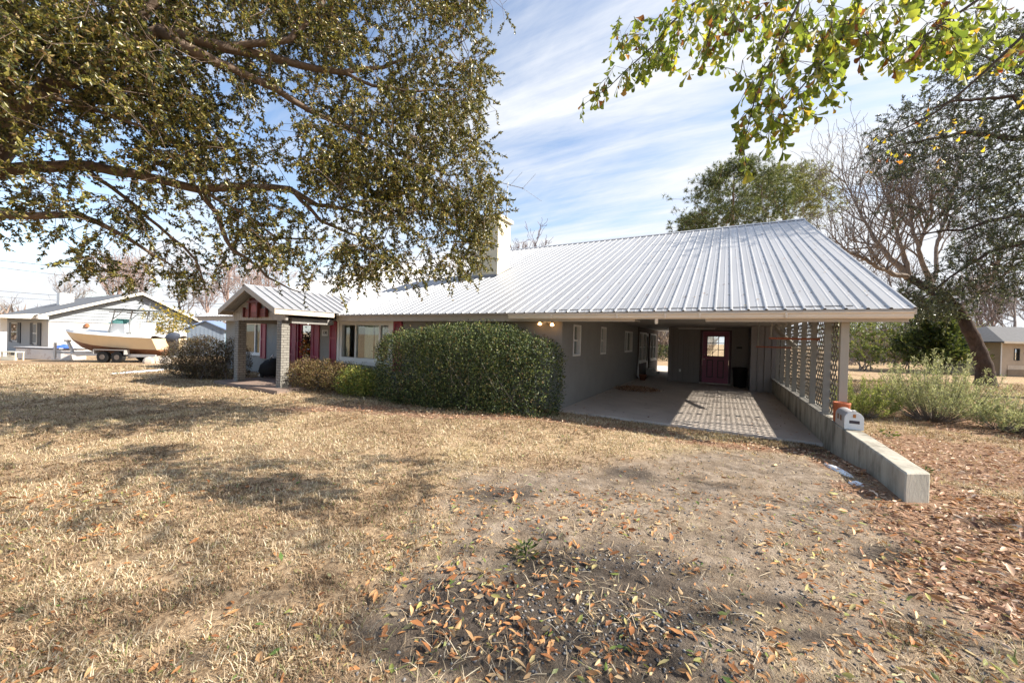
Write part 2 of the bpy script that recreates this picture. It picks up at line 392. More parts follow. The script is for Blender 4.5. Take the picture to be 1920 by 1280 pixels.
lean = 0; pat = np.repeat(fbm(x+11, y-3, 1.7, 5)+.16*fbm(x, y, 9., 2), nb)+rng.normal(0, .05, n)
V = np.stack([P0-sd*w[:, None], P0+sd*w[:, None], P1-sd*w[:, None]*.8, P1+sd*w[:, None]*.8, P2], 1)
F0 = np.array([(0, 1, 3), (0, 3, 2), (2, 3, 4)])[None]
straw_m = LEAF('dry_grass', [(0, (.16, .10, .06)), (.2, (.38, .27, .165)), (.55, (.62, .49, .33)), (.90, (.80, .69, .52)), (.95, (.38, .35, .16)), (1, (.16, .20, .06))], .25, .6, 1.15, .2)
brown_m = LEAF('brown_grass', [(0, (.10, .06, .035)), (.3, (.24, .155, .09)), (.7, (.42, .30, .19)), (.92, (.58, .46, .32)), (.96, (.22, .23, .08)), (1, (.12, .16, .045))], .2, .6, 1.1, .2)
for nm_, mt_, sel, lb_ in (('lawn_grass', straw_m, pat < .60, 'short straw coloured winter lawn in matted tufts'), ('brown_lawn_grass', brown_m, pat >= .60, 'browner matted patches of the winter lawn')):
    q = V[sel]; tag(link(nm_, raw_mesh(nm_, q, F0+(np.arange(len(q))*5)[:, None, None]), mt_), lb_, 'grass', kind='stuff')

# fallen leaves
def litter(n, d0, d1, p, fn, s0, s1):
    x, y, r, d = ground_pts(n, d0, d1, p)
    dm, km, lm = masks(x, y)
    k = free(x, y) & (U(0, 1, n) < fn(dm, km, lm, x, y, d))
    x, y = x[k], y[k]; m_ = len(x)
    z = H(x, y)+U(.004, .02, m_)+.018*lm[k]*U(0, 1, m_)
    a = U(0, 2*math.pi, m_); ax = np.stack([np.cos(a), np.sin(a), rng.normal(0, .18, m_)], -1)
    nrm = np.stack([rng.normal(0, .42, m_), rng.normal(0, .42, m_), np.where(U(0, 1, m_) < .7, 1., -1.)], -1)
    return np.stack([x, y, z], -1), ax, nrm, np.clip((s0+s1)*.42*np.exp(rng.normal(0, .36, m_)), s0*.6, s1*1.5)
brown = LEAF('fallen_leaf', [(0, (.10, .045, .028)), (.22, (.25, .115, .062)), (.48, (.42, .22, .125)), (.72, (.56, .36, .235)), (.94, (.68, .53, .40)), (1, (.20, .19, .06))], .15, .55, 1.1, .3)
A = litter(74000, 1.5, 16, 1.3, lambda a, k, l, x, y, d: np.clip(l*1.1, 0, 1)*.9, .028, .066)
o = scatter('leaf_litter', T_DRY, F_DRY, *A, brown)
tag(o, 'deep brown fallen leaves drifted along the walls and the right side of the yard', 'leaves', kind='stuff')
tan = LEAF('tan_leaf', [(0, (.24, .10, .045)), (.35, (.46, .20, .075)), (.65, (.58, .32, .14)), (.85, (.62, .47, .28)), (.94, (.45, .40, .13)), (1, (.13, .2, .04))], .18, .55, 1.1, .3)
A = litter(27000, .95, 10, 1.4, lambda a, k, l, x, y, d: np.clip(.04+(.10*a+.05*k)*.6+.20*(a+k > .2)*sm(.5, .68, fbm(x+5, y, 2.6, 4))+.75*sm(.46, .62, fbm(x, y, 1.3, 4))*(d < 3.4)-.08*k+.16*sm(2.5, 1.3, d), 0, .85), .022, .058)
o = scatter('scattered_leaves', T_DRY, F_DRY, *A, tan)
tag(o, 'orange and tan leaves scattered loosely over lawn and bare soil', 'leaves', kind='stuff')
A = litter(1500, .95, 6, 1.3, lambda a, k, l, x, y, d: .34+0*x, .024, .045)
o = scatter('green_leaves', T_OVAL, F_OVAL, *A, LEAF('fresh_leaf', [(0, (.06, .12, .03)), (.5, (.17, .24, .06)), (1, (.48, .46, .25))], .2))
tag(o, 'small green and pale leaves freshly dropped on the ground', 'leaves', kind='stuff')
# dead thatch and stalks lying on the bare soil
x, y, r, d = ground_pts(16000, .95, 7, 1.4); dm, km, lm = masks(x, y)
k = free(x, y) & (U(0, 1, len(x)) < np.clip(dm+km, 0, 1)*(.25+.75*(fbm(x, y, 2.6, 3) > .5))); x, y, d = x[k], y[k], d[k]; n = len(x)
a = U(0, 6.28, n); ax = np.stack([np.cos(a), np.sin(a), rng.normal(0, .12, n)], -1)
o = scatter('dead_thatch', [(0, -.014, 0), (0, .014, 0), (.5, .014, .1), (.5, -.014, .1), (1, 0, .02)], [(0, 1, 2), (0, 2, 3), (3, 2, 4)],
            np.stack([x, y, H(x, y)+.006], -1), ax, np.tile([0, 0, 1.], (n, 1))+rng.normal(0, .3, (n, 3)), U(.03, .11, n), straw_m)
tag(o, 'dead grass stalks lying on bare soil', 'grass', kind='stuff')
# gravel
T_ROCK = rng.normal(size=(8, 3)); T_ROCK = np.array([(1, 0, .1), (.3, .8, 0), (-.7, .6, .1), (-.9, -.3, 0), (-.1, -.9, .1), (.7, -.6, 0), (.1, .1, .65), (0, 0, -.5)])
F_ROCK = [(0, 1, 6), (1, 2, 6), (2, 3, 6), (3, 4, 6), (4, 5, 6), (5, 0, 6), (1, 0, 7), (2, 1, 7), (3, 2, 7), (4, 3, 7), (5, 4, 7), (0, 5, 7)]
x, y, r, d = ground_pts(60000, .95, 5, 1.3); dm, km, lm = masks(x, y)
gmask = np.maximum.reduce([blob(x, y, 1190, 1070, .6, .16), blob(x, y, 1230, 1210, .7, .25), blob(x, y, 1050, 1180, .5, .25), .12+0*x])
k = free(x, y) & (U(0, 1, len(x)) < gmask*.6) & (dm+km > .35); x, y = x[k], y[k]; n = len(x); a = U(0, 6.28, n)
o = scatter('gravel', T_ROCK, F_ROCK, np.stack([x, y, H(x, y)+.002], -1), np.stack([np.cos(a), np.sin(a), 0*a+rng.normal(0, .2, n)], -1),
            np.tile([0, 0, 1.], (n, 1))+rng.normal(0, .2, (n, 3)), U(.002, .0115, n), LEAF('gravel_stone', [(0, (.05, .05, .055)), (.5, (.13, .13, .14)), (.85, (.26, .25, .24)), (1, (.42, .38, .33))], 0, .8))
tag(o, 'grey gravel scattered on the dark driveway soil', 'gravel', kind='stuff')
# ------------------------------------------------------------------ materials of the built things
stucco = M('taupe_masonry_paint', (.265, .262, .248), .85, var=.10, vs=2, bump=.25, bs=35)
siding = M('taupe_board_paint', (.27, .26, .245), .75, var=.12, vs=4, bump=.15, bs=30, stretch=(1, 1, .15))
trimp = M('tan_trim_paint', (.42, .365, .30), .6, var=.10, vs=5)
gutp = M('cream_gutter_paint', (.74, .64, .52), .45, var=.06, vs=2, stain=((.52, .45, .36), 3, .62))
white = M('white_paint', (.76, .76, .74), .5, var=.05, vs=6)
burg = M('burgundy_paint', (.25, .022, .06), .45, var=.15, vs=5)
burg2 = M('burgundy_paint_light', (.34, .06, .09), .5, var=.15, vs=5)
plum = M('plum_door_paint', (.27, .04, .105), .4, var=.12, vs=4)
conc = M('slab_concrete', (.54, .475, .415), .85, var=.16, vs=1.3, bump=.2, bs=60, stain=((.36, .30, .25), 2.2, .56))
wallc = M('cast_concrete', (.42, .39, .325), .9, var=.30, vs=3.2, bump=.4, bs=45, stain=((.20, .18, .145), 3.0, .46), stretch=(1, 1, .35))
metalroof = M('galvalume_sheet', (.405, .41, .425), .46, metal=.3, var=.13, vs=1.1, stain=((.33, .31, .29), 3.0, .60), stretch=(3.2, .22, .22))
metaldk = M('roof_edge_metal', (.33, .29, .25), .5, metal=.2, var=.1)
glassd = GLASS('window_glass', (.84, .88, .88), .90)
glassm = GLASS('clear_pane', (.95, .97, .97), .86)
dark = M('dark_interior', (.03, .028, .026), .8)
ceilp = M('soffit_paint', (.38, .36, .34), .8, var=.1, vs=3)
steel = M('bright_steel', (.6, .6, .6), .25, metal=1, var=.05)
rust = M('rusty_wood', (.27, .085, .045), .8, var=.3, vs=12)
black = M('black_plastic', (.012, .011, .012), .5, var=.2)
curt = M('pale_curtain', (.74, .80, .66), .9, var=.1, vs=3, stretch=(4, 4, .3))

house = empty('ranch_house', (0, 0, 0), 'long low taupe ranch house with ribbed metal roof and open carport at its right end', 'house')
def part(name, mb, mat, parent=house, **k): return mb.build(name, mat, parent, **k)
def wall_with_holes(axis, c0, c1, a0, a1, z0, z1, holes):
    """wall slab between c0 and c1 on one axis, running a0..a1 on the other, with rectangular openings"""
    b = MB(); cuts = sorted({a0, a1, *[h[0] for h in holes], *[h[1] for h in holes]})
    for p, q in zip(cuts, cuts[1:]):
        zs = [(z0, z1)]
        for h in holes:
            if h[0] <= p and q <= h[1]:
                zs = [s for t in zs for s in ((t[0], min(h[2], t[1])), (max(h[3], t[0]), t[1])) if s[1]-s[0] > 1e-4]
        for s in zs:
            if axis == 'Y': b.box(p, q, c0, c1, *s)
            else: b.box(c0, c1, p, q, *s)
    return b
def window(ax, face, a0, a1, z0, z1, mull=(), rails=(), depth=.1, inward=1, curtain=None, parent=house, fw=.055, sill=True, mat=None):
    """white framed window set into an opening: frame > pane, mullions in the frame, sill below"""
    mat = mat or white
    b = MB(); i0 = face-.012*inward; i1 = face+depth*inward
    lo, hi = min(i0, i1), max(i0, i1)
    def bx(p, q, z, w, l=lo, h=hi):
        if ax == 'Y': b.box(p, q, l, h, z, w)
        else: b.box(l, h, p, q, z, w)
    e = .002
    bx(a0+e, a0+fw, z0+e, z1-e); bx(a1-fw, a1-e, z0+e, z1-e); bx(a0+fw, a1-fw, z1-fw, z1-e); bx(a0+fw, a1-fw, z0+e, z0+fw)
    g = face+depth*.7*inward; l2, h2 = g-.02, g+.02
    for q in mull: bx(q-.035, q+.035, z0+fw, z1-fw, l2-.02, h2+.01)
    for q in rails: bx(a0+fw, a1-fw, q-.022, q+.022, l2-.018, h2+.008)
    fr = b.build('window', mat, parent)
    p = MB()
    if ax == 'Y': p.box(a0+fw-.01, a1-fw+.01, g-.004, g+.004, z0+fw-.01, z1-fw+.01)
    else: p.box(g-.004, g+.004, a0+fw-.01, a1-fw+.01, z0+fw-.01, z1-fw+.01)
    p.build('pane', glassd, fr)
    if sill:
        q = MB(); s0 = face-.05*inward; s1 = face+.02*inward; l3, h3 = min(s0, s1), max(s0, s1)
        if ax == 'Y': q.box(a0-.05, a1+.05, l3, h3, z0-.05, z0-.001)
        else: q.box(l3, h3, a0-.04, a1+.04, z0-.05, z0-.001)
        q.build('sill', mat, fr)
    return fr
def shutter(x0, x1, z0, z1, y=0.0, mid=.55, parent=house):
    b = MB(); t = .045
    b.box(x0, x0+.05, y-t, y-.002, z0, z1); b.box(x1-.05, x1, y-t, y-.002, z0, z1)
    for a, c in ((z0, z0+.06), (z1-.06, z1), (z0+(z1-z0)*mid-.03, z0+(z1-z0)*mid+.03)): b.box(x0+.05, x1-.05, y-t, y-.002, a, c)
    o = b.build('shutter', burg2, parent)
    MB().box(x0+.051, x1-.051, y-.025, y-.003, z0+.061, z1-.061).build('shutter_panel', burg, o)
    return o

# walls
FR = [(-13.9, -12.45, .66, 1.86), (-10.02, -9.15, .02, 1.96), (-7.69, -5.36, .70, 1.94)]
part('front_wall', wall_with_holes('Y', 0, .2, -15.2, 0, -.1, 2.178, FR), stucco)
SW = [(.72, 1.25, 1.16, 1.93), (3.03, 3.6, 1.15, 1.97), (6.13, 7.45, 1.15, 1.94)]
part('side_wall', wall_with_holes('X', -.2, 0, .2, 8.55, -.1, 2.178, SW), stucco)
brownw = M('brown_sunroom_paint', (.10, .075, .06), .8, var=.15)
SR = [(8.75, 9.55, .68, 1.98), (9.62, 10.42, .68, 1.98), (10.6, 11.35, .05, 1.98), (11.5, 12.3, .68, 1.98), (12.4, 13.25, .68, 1.98)]
part('sunroom_wall', wall_with_holes('X', -.16, .03, 8.551, 14, -.1, 2.178, SR), brownw)
part('rear_wall', wall_with_holes('Y', 13.85, 14.0, -15.2, -.161, -.1, 2.178, [(-12, -9, .8, 1.9), (-6.9, -5.9, .8, 1.95)]), stucco)
part('end_wall', MB().box(-15.2, -15.0, .2, 13.85, -.1, 2.178), stucco)
part('inner_floor', MB().box(-15, -.2, .2, 13.85, -.1, .05), M('floor_boards', (.12, .09, .06), .5))
part('partition', MB().box(-15, -.2, 4.6, 4.7, .05, 2.178).box(-9.0, -8.9, .2, 4.6, .05, 2.178), M('room_paint', (.40, .37, .30), .9))
# front windows, curtains, shutters
window('Y', 0, *FR[0], mull=(-12.95,))
bw = window('Y', 0, *FR[2], mull=(-6.97, -5.88), fw=.11)
tw = M('white_window_trim', (.78, .78, .76), .45, var=.04)
part('window_trim', MB().box(-7.80, -7.692, -.03, -.001, .60, 2.02).box(-5.358, -5.25, -.03, -.001, .60, 2.02).box(-7.692, -5.358, -.03, -.001, .60, .698).box(-7.692, -5.358, -.03, -.001, 1.942, 2.02), tw)
for x0, x1 in ((-6.75, -6.35), (-6.28, -5.9), (-7.62, -7.5), (-5.6, -5.42)):
    n_ = 24; xs = np.linspace(x0, x1, n_); ys = .20+.03*np.sin(np.linspace(0, 22, n_))
    b = MB(); b.add([(x, y, z) for z in (.3, 2.0) for x, y in zip(xs, ys)], [(i, i+1, n_+i+1, n_+i) for i in range(n_-1)])
    part('curtain', b, curt, bw, smooth=True)
shutter(-12.40, -12.05, .52, 1.86); shutter(-10.45, -10.07, .25, 1.96, mid=.3); shutter(-9.10, -8.74, .22, 1.96, mid=.3)
shutter(-8.17, -7.82, .5, 1.95, mid=.62); shutter(-5.23, -4.90, .5, 1.95, mid=.62)
# front door with tall glass
fd = part('front_door', MB().box(-9.96, -9.84, .04, .09, .03, 1.93).box(-9.33, -9.21, .04, .09, .03, 1.93).box(-9.84, -9.33, .04, .09, 1.80, 1.93).box(-9.84, -9.33, .045, .085, .03, .62), burg2)
part('door_glass', MB().box(-9.85, -9.32, .06, .066, .615, 1.81), GLASS('storm_glass', (.35, .38, .4), .45), fd)
part('handle', MB().tube([(-9.28, .03, .98), (-9.28, -.03, .98), (-9.40, -.03, .98)], .011, 8), steel, fd)
part('door_frame', MB().box(-10.018, -9.965, -.025, .1, .0, 1.955).box(-9.205, -9.152, -.025, .1, 0, 1.955).box(-9.965, -9.205, -.025, .1, 1.935, 1.955), burg)
part('dark_door', MB().box(-9.96, -9.21, .13, .17, .03, 1.93), M('dark_door_wood', (.05, .012, .018), .4))
# house number plate
tx = bpy.data.curves.new('digits', 'FONT'); tx.body = '130'; tx.size = .15; tx.align_x = 'CENTER'; tx.align_y = 'CENTER'; tx.extrude = .004
to = bpy.data.objects.new('digits_src', tx); COL.objects.link(to)
dg = bpy.context.evaluated_depsgraph_get(); me = bpy.data.meshes.new_from_object(to.evaluated_get(dg))
bpy.data.objects.remove(to); me.transform(Matrix.Translation((-8.44, -.034, 1.56)) @ Matrix.Rotation(math.pi/2, 4, 'X'))
plate = part('house_number', MB().box(-8.60, -8.28, -.028, -.002, 1.46, 1.66), M('grey_plate', (.55, .54, .52), .5))
link('digits', me, M('dark_digits', (.05, .05, .055), .5), plate)
# carport side windows
for a in SW: window('X', 0, *a, rails=((a[2]+a[3])/2,) if a[1] < 5 else (), mull=() if a[1] < 5 else (6.85,), depth=.13, inward=-1, fw=.05, sill=False)
for a in SR:
    if a[2] > .5: window('X', .03, *a, rails=(1.32,), depth=.1, inward=-1, fw=.06)
wd_ = part('sunroom_door', MB().box(-.06, -.02, 10.62, 10.74, .06, 1.96).box(-.06, -.02, 11.21, 11.33, .06, 1.96).box(-.06, -.02, 10.74, 11.21, 1.84, 1.96).box(-.06, -.02, 10.74, 11.21, .06, .62), white)
part('pane', MB().box(-.045, -.038, 10.73, 11.22, .61, 1.85), glassd, wd_)
part('rear_step', MB().box(.035, .5, 10.5, 11.5, 0.001, .16).box(.035, .30, 10.5, 11.5, .16, .30), M('white_step', (.62, .6, .57), .7))
# ceiling, soffit, beams, gutter
part('ceiling', MB().box(-15.9, 4.93, .2, 14.55, 2.18, 2.21), ceilp)
part('soffit', MB().box(-16.2, 1.66, -.52, -.001, 1.955, 1.975).box(2.86, 4.9, -.52, -.001, 1.955, 1.975), ceilp)
part('fascia', MB().box(-16.38, -9.9, -.56, -.525, 1.93, 2.085).box(-7.1, 1.67, -.56, -.525, 1.93, 2.085).box(1.67, 2.85, -.56, -.525, 2.0, 2.085).box(2.85, 5.36, -.56, -.525, 1.93, 2.085), trimp)
part('carport_beam', MB().box(-.0, 4.78, -.515, -.37, 2.06, 2.178), siding)
g = MB(); prof = [(-.562, 2.072), (-.562, 1.975), (-.63, 1.975), (-.648, 2.0), (-.652, 2.04), (-.672, 2.06), (-.672, 2.074), (-.660, 2.074), (-.64, 2.045), (-.634, 2.012), (-.625, 1.985), (-.572, 1.985), (-.572, 2.072)]
g.prism([(-1.02, y, z) for y, z in prof], (6.40, 0, 0))
gt = part('gutter', g, gutp)
for x in (.0, 1.35, 2.2, 2.75, 3.95): part('gutter_hanger', MB().box(x, x+.03, -.676, -.655, 1.985, 2.07), gutp, gt)
part('gutter_outlet', MB().lathe([(.03, 0), (.03, -.06), (.024, -.09)], 10, (2.06, -.61, 1.975)), gutp, gt)
# roof: one ribbed sheet on each slope, deck and rakes below
X0, X1, YE, ZE, YR, ZR, YB, ZB = -16.4, 5.42, -.63, 2.10, 8.12, 5.86, 15.0, 2.90
sl_ = (ZR-ZE)/(YR-YE); sb = (ZR-ZB)/(YB-YR)
def ribbed(x0, x1, sp, pa, pb, flip=False, hr=.02):
    """sheet from eave line pa(y,z) to ridge line pb(y,z), trapezoid ribs every sp"""
    nrm = unit(np.array([0, -(pb[1]-pa[1]), pb[0]-pa[0]])) if not flip else unit(np.array([0, (pb[1]-pa[1]), -(pb[0]-pa[0])]))
    prof = []; x = x1
    while x > x0+sp*.99:
        prof += [(x, 0), (x-.012, hr), (x-.034, hr), (x-.05, 0), (x-sp*.5+.005, 0), (x-sp*.5-.005, .004), (x-sp*.5-.02, .004), (x-sp*.5-.03, 0)]; x -= sp
    prof.append((x, 0)); n = len(prof); V = []
    for (y, z) in (pa, pb):
        for (x, h) in prof: V.append((x, y+nrm[1]*h, z+nrm[2]*h))
    for (y, z) in (pa, pb):
        for (x, h) in prof: V.append((x, y+nrm[1]*(h-.004), z+nrm[2]*(h-.004)))
    f = []
    for i in range(n-1):
        f += [(i, i+1, n+i+1, n+i), (2*n+i, 3*n+i, 3*n+i+1, 2*n+i+1), (i, 2*n+i, 2*n+i+1, i+1), (n+i, n+i+1, 3*n+i+1, 3*n+i)]
    return MB().add(V, f)
rf = part('roof', ribbed(X0, X1, .241, (YE, ZE+.012), (YR, ZR+.012)), metalroof)
part('rear_slope', ribbed(X0, X1, .241, (YB, ZB+.012), (YR, ZR+.012), True), metalroof, rf)
b = MB(); q_ = unit(np.array([0, -sl_, 1.0]))
for i in range(0, 91):
    for t in np.linspace(.012, .985, 13):
        c = np.array([X1-.062-i*.241, YE+(YR-YE)*t, ZE+.012+(ZR-ZE)*t]); b.obox(c+q_*.003, (.008, 0, 0), np.array([0, 1, sl_])*.0075, q_*.004)
tag(part('roof_screw', b, M('screw_grey', (.16, .15, .145), .5), rf), kind='stuff')
part('roof_deck', MB().prism([(X0+.03, YE+.02, ZE+.002), (X0+.03, YR, ZR+.002), (X0+.03, YB-.02, ZB+.002), (X0+.03, YB-.02, ZB-.1), (X0+.03, YR, ZR-.12), (X0+.03, YE+.1, ZE-.02)], (X1-X0-.09, 0, 0)), trimp)
part('eave_flashing', MB().box(X0, X1-.02, YE+.004, YE+.05, 2.074, 2.106), metaldk)
part('ridge_cap', MB().prism([(X0-.01, YR-.17, ZR-.17*sl_+.04), (X0-.01, YR, ZR+.05), (X0-.01, YR+.17, ZR-.17*sb+.04), (X0-.01, YR+.17, ZR-.17*sb+.034), (X0-.01, YR, ZR+.043), (X0-.01, YR-.17, ZR-.17*sl_+.034)], (X1-X0+.02, 0, 0)), metalroof)
for xx in (X0-.02, X1-.035):
    part('rake_trim', MB().prism([(xx, YE-.0, ZE-.07), (xx, YE-.0, ZE+.004), (xx, YR, ZR+.004), (xx, YB, ZB+.004), (xx, YB, ZB-.11), (xx, YR, ZR-.12)], (.03, 0, 0)), trimp)
for xx in (-15.199, 4.80): part('gable_wall', MB().prism([(xx, -.36, 2.215), (xx, 14.5, 2.215), (xx, 14.5, ZB+.02), (xx, YR, ZR-.13), (xx, -.36, ZE+.0)], (.1, 0, 0)), siding)
# chimney
stc = M('cream_chimney_paint', (.66, .60, .45), .85, var=.12, vs=3, bump=.3, bs=30, stain=((.45, .42, .33), 4, .6))
ch = part('chimney', MB().box(-4.58, -3.60, 2.95, 3.78, 3.2, 5.62), stc, bevel=.01)
part('chimney_cap', MB().box(-4.66, -3.52, 2.87, 3.86, 5.62, 5.74), stc, ch)
part('flashing', MB().box(-4.66, -3.52, 2.80, 2.945, 3.60, 3.68).prism([(-3.595, 2.85, 3.58), (-3.52, 2.85, 3.56), (-3.52, 3.9, 4.02), (-3.595, 3.9, 4.06)], (0, 0, .05)), M('lead_flashing', (.20, .20, .21), .5, metal=.4), ch)

# porch with gable
bk = BRICK('painted_brick', (.28, .265, .235), (.23, .22, .195), (.11, .10, .09), .2, .07)
for x0 in (-9.82, -7.52):
    c = part('brick_column', MB().box(x0, x0+.22, -2.055, -1.835, -.06, 1.868), bk)
part('porch_gable', MB().prism([(-9.90, -2.06, 1.87), (-7.10, -2.06, 1.87), (-7.10, -2.06, 2.12), (-8.5, -2.06, 2.74), (-9.90, -2.06, 2.12)], (0, .06, 0)), siding)
b = MB()
for k in range(28): b.box(-9.895+k*.1, -9.895+k*.1+.082, -2.073, -2.061, 1.872, 2.09)
part('gable_boards', b, M('gable_board_paint', (.40, .36, .31), .75, var=.12, vs=5))
for x0 in (-9.86, -7.46): part('porch_beam', MB().box(x0+.05, x0+.25, -1.834, -.57, 1.80, 1.93), siding)
pr = []
for s, xe in ((1, -6.98), (-1, -10.02)):
    xa, za, ze = -8.5, 2.84, 2.17
    n_ = 6; b = MB()
    ys = [-2.42]
    while ys[-1] < 1.0: ys.append(ys[-1]+.24)
    # panel runs from ridge to eave, seams every 0.24 m, ended where it meets the main roof
    def up(x, y, h): return (x, y, h)
    for y in ys:
        yb = y+.232
        b.add([(xe, y, ze), (xe, yb, ze), (xa, yb, za), (xa, y, za), (xe, y, ze-.015), (xe, yb, ze-.015), (xa, yb, za-.015), (xa, y, za-.015)],
              [(0, 1, 2, 3), (4, 7, 6, 5), (0, 4, 5, 1), (1, 5, 6, 2), (2, 6, 7, 3), (3, 7, 4, 0)])
        b.beam((xe, y+.236, ze+.012), (xa, y+.236, za+.012), .014, .035)
    pr.append(part('porch_roof', b, metalroof))
    sx = (xe-xa)
    part('porch_rake', MB().prism([(xa, -2.42, za-.02), (xe, -2.42, ze-.02), (xe, -2.42, ze-.16), (xa, -2.42, za-.16)], (0, .03, 0)), trimp)
    part('porch_fascia', MB().box(min(xe-.02*s, xe-.05*s), max(xe-.02*s, xe-.05*s), -2.389, -.70, ze-.15, ze-.018), gutp if s > 0 else trimp)
part('porch_ridge_cap', MB().prism([(-8.62, -2.44, 2.80), (-8.5, -2.44, 2.862), (-8.38, -2.44, 2.80), (-8.38, -2.44, 2.793), (-8.5, -2.44, 2.854), (-8.62, -2.44, 2.793)], (0, 3.3, 0)), metalroof)
part('porch_soffit', MB().box(-9.85, -7.2, -2.0, -.57, 1.935, 1.95), ceilp)
pl_ = MB().tube([(-7.32, -1.3, 1.93), (-7.32, -1.3, 1.88)], .04, 10)
pb_ = part('porch_light', pl_, white)
part('bulb', MB().lathe([(.005, .0), (.035, -.02), (.04, -.05), (.02, -.085), (.002, -.09)], 10, (-7.32, -1.3, 1.88)), LAMP('small_bulb', (1, .9, .75), 2.0), pb_, smooth=True)
# twin floodlight under the eave
fl = part('floodlight', MB().box(-.40, -.24, -.12, -.02, 1.925, 1.952).tube([(-.36, -.1, 1.93), (-.46, -.16, 1.895)], .022, 8).tube([(-.28, -.1, 1.93), (-.19, -.16, 1.88)], .022, 8), white)
for x, z in ((-.475, 1.885), (-.175, 1.868)):
    part('bulb', MB().lathe([(.012, .045), (.03, .03), (.045, 0), (.03, -.018), (.002, -.024)], 12, (x, -.17, z)), LAMP('warm_bulb', (1, .50, .18), 6.0), fl, smooth=True)

# ------------------------------------------------------------------ carport shed, posts, lattice
grv = M('taupe_panel_paint', (.27, .245, .235), .75, var=.14, vs=3, bump=.12, bs=30, stretch=(1, 1, .12))
def boards(axis, face, a0, a1, z0, z1, holes=(), sp=.195, th=.04, back=.1, sgn=1):
    """grooved vertical boards nailed on a backing wall"""
    hs = [tuple(h) for h in holes]
    bk_ = wall_with_holes(axis, *sorted((face+th*sgn*.98, face+back*sgn)), a0, a1, z0, z1, hs)
    a = a0
    while a < a1-.01:
        e_ = min(a+sp-.026, a1); zs = [(z0, z1)]
        for h in hs:
            if a < h[1] and e_ > h[0]:
                if a >= h[0] and e_ <= h[1]: zs = [(z0, h[2]), (h[3], z1)]
                elif a < h[0]:
                    zs = [(z0, z1)]; e2 = h[0]
                    if axis == 'Y': bk_.box(a, e2, *sorted((face, face+th*sgn)), z0, z1)
                    else: bk_.box(*sorted((face, face+th*sgn)), a, e2, z0, z1)
                    a_ = h[0]; zs = []
                    for (q0, q1) in ((z0, h[2]), (h[3], z1)):
                        if q1-q0 > .01:
                            if axis == 'Y': bk_.box(a_, e_, *sorted((face, face+th*sgn)), q0, q1)
                            else: bk_.box(*sorted((face, face+th*sgn)), a_, e_, q0, q1)
                else:
                    for (q0, q1) in ((z0, h[2]), (h[3], z1)):
                        if q1-q0 > .01:
                            if axis == 'Y': bk_.box(a, h[1], *sorted((face, face+th*sgn)), q0, q1)
                            else: bk_.box(*sorted((face, face+th*sgn)), a, h[1], q0, q1)
                    if axis == 'Y': bk_.box(h[1], e_, *sorted((face, face+th*sgn)), z0, z1)
                    else: bk_.box(*sorted((face, face+th*sgn)), h[1], e_, z0, z1)
                    zs = []
        for (q0, q1) in zs:
            if q1-q0 > .01:
                if axis == 'Y': bk_.box(a, e_, *sorted((face, face+th*sgn)), q0, q1)
                else: bk_.box(*sorted((face, face+th*sgn)), a, e_, q0, q1)
        a += sp
    return bk_
DH = (2.36, 3.42, 0.0, 2.09)
part('shed_front_wall', boards('Y', 8.6, 1.2, 3.949, .001, 2.179, [DH]), grv)
part('shed_left_wall', boards('X', 1.2, 8.7, 13.5, .001, 2.179, sgn=1), grv)
part('closet_side_wall', boards('X', 3.95, 7.16, 8.7, .001, 2.179), grv)
part('closet_front_wall', boards('Y', 7.06, 3.95, 4.78, .001, 2.179), grv)
part('shed_right_wall', MB().box(4.72, 4.78, 7.17, 13.5, .001, 2.179), grv)
part('shed_rear_wall', wall_with_holes('Y', 13.4, 13.5, 1.31, 4.71, .001, 2.179, [(1.5, 4.5, .5, 2.0)]), grv)
part('header_board', MB().box(1.2, 3.94, 8.56, 8.599, 2.10, 2.178), grv)
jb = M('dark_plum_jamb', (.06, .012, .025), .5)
part('door_frame', MB().box(2.362, 2.44, 8.575, 8.70, .002, 2.085).box(3.34, 3.418, 8.575, 8.70, .002, 2.085).box(2.44, 3.34, 8.575, 8.70, 2.035, 2.085), jb)
d_ = MB(); dz0, dz1 = .03, 2.03; y0, y1 = 8.60, 8.645
d_.box(2.445, 2.585, y0, y1, dz0, dz1).box(3.195, 3.335, y0, y1, dz0, dz1).box(2.585, 3.195, y0, y1, 1.86, dz1).box(2.585, 3.195, y0, y1, .95, 1.06)
d_.box(2.585, 3.195, y0, y1, dz0, .24).box(2.83, 2.95, y0, y1, .24, .95)
for xa in (2.585, 2.95): d_.box(xa, xa+.245, y0+.028, y1-.002, .24, .95).box(xa+.06, xa+.185, y0+.006, y0+.0275, .30, .89)
cd = part('carport_door', d_, plum)
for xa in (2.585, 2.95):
    part('moulding_shade', MB().box(xa+.012, xa+.044, y0-.004, y0+.027, .252, .938).box(xa+.201, xa+.233, y0-.004, y0+.027, .252, .938).box(xa+.044, xa+.201, y0-.004, y0+.027, .252, .284).box(xa+.044, xa+.201, y0-.004, y0+.027, .906, .938), jb, cd)  # dark moulding strips paint in the shade lines around the door panels
lt_ = MB().box(2.585, 2.61, y0-.012, y1, 1.06, 1.86).box(3.17, 3.195, y0-.012, y1, 1.06, 1.86).box(2.61, 3.17, y0-.012, y1, 1.06, 1.085).box(2.61, 3.17, y0-.012, y1, 1.835, 1.86)
for x in (2.797, 2.983): lt_.box(x-.01, x+.01, y0-.008, y1-.01, 1.085, 1.835)
for z in (1.335, 1.585): lt_.box(2.61, 3.17, y0-.0065, y1-.012, z-.01, z+.01)
part('muntins', lt_, M('dark_muntin', (.05, .012, .02), .5), cd)
part('pane', MB().box(2.605, 3.175, y0+.016, y0+.02, 1.08, 1.84), glassm, cd)
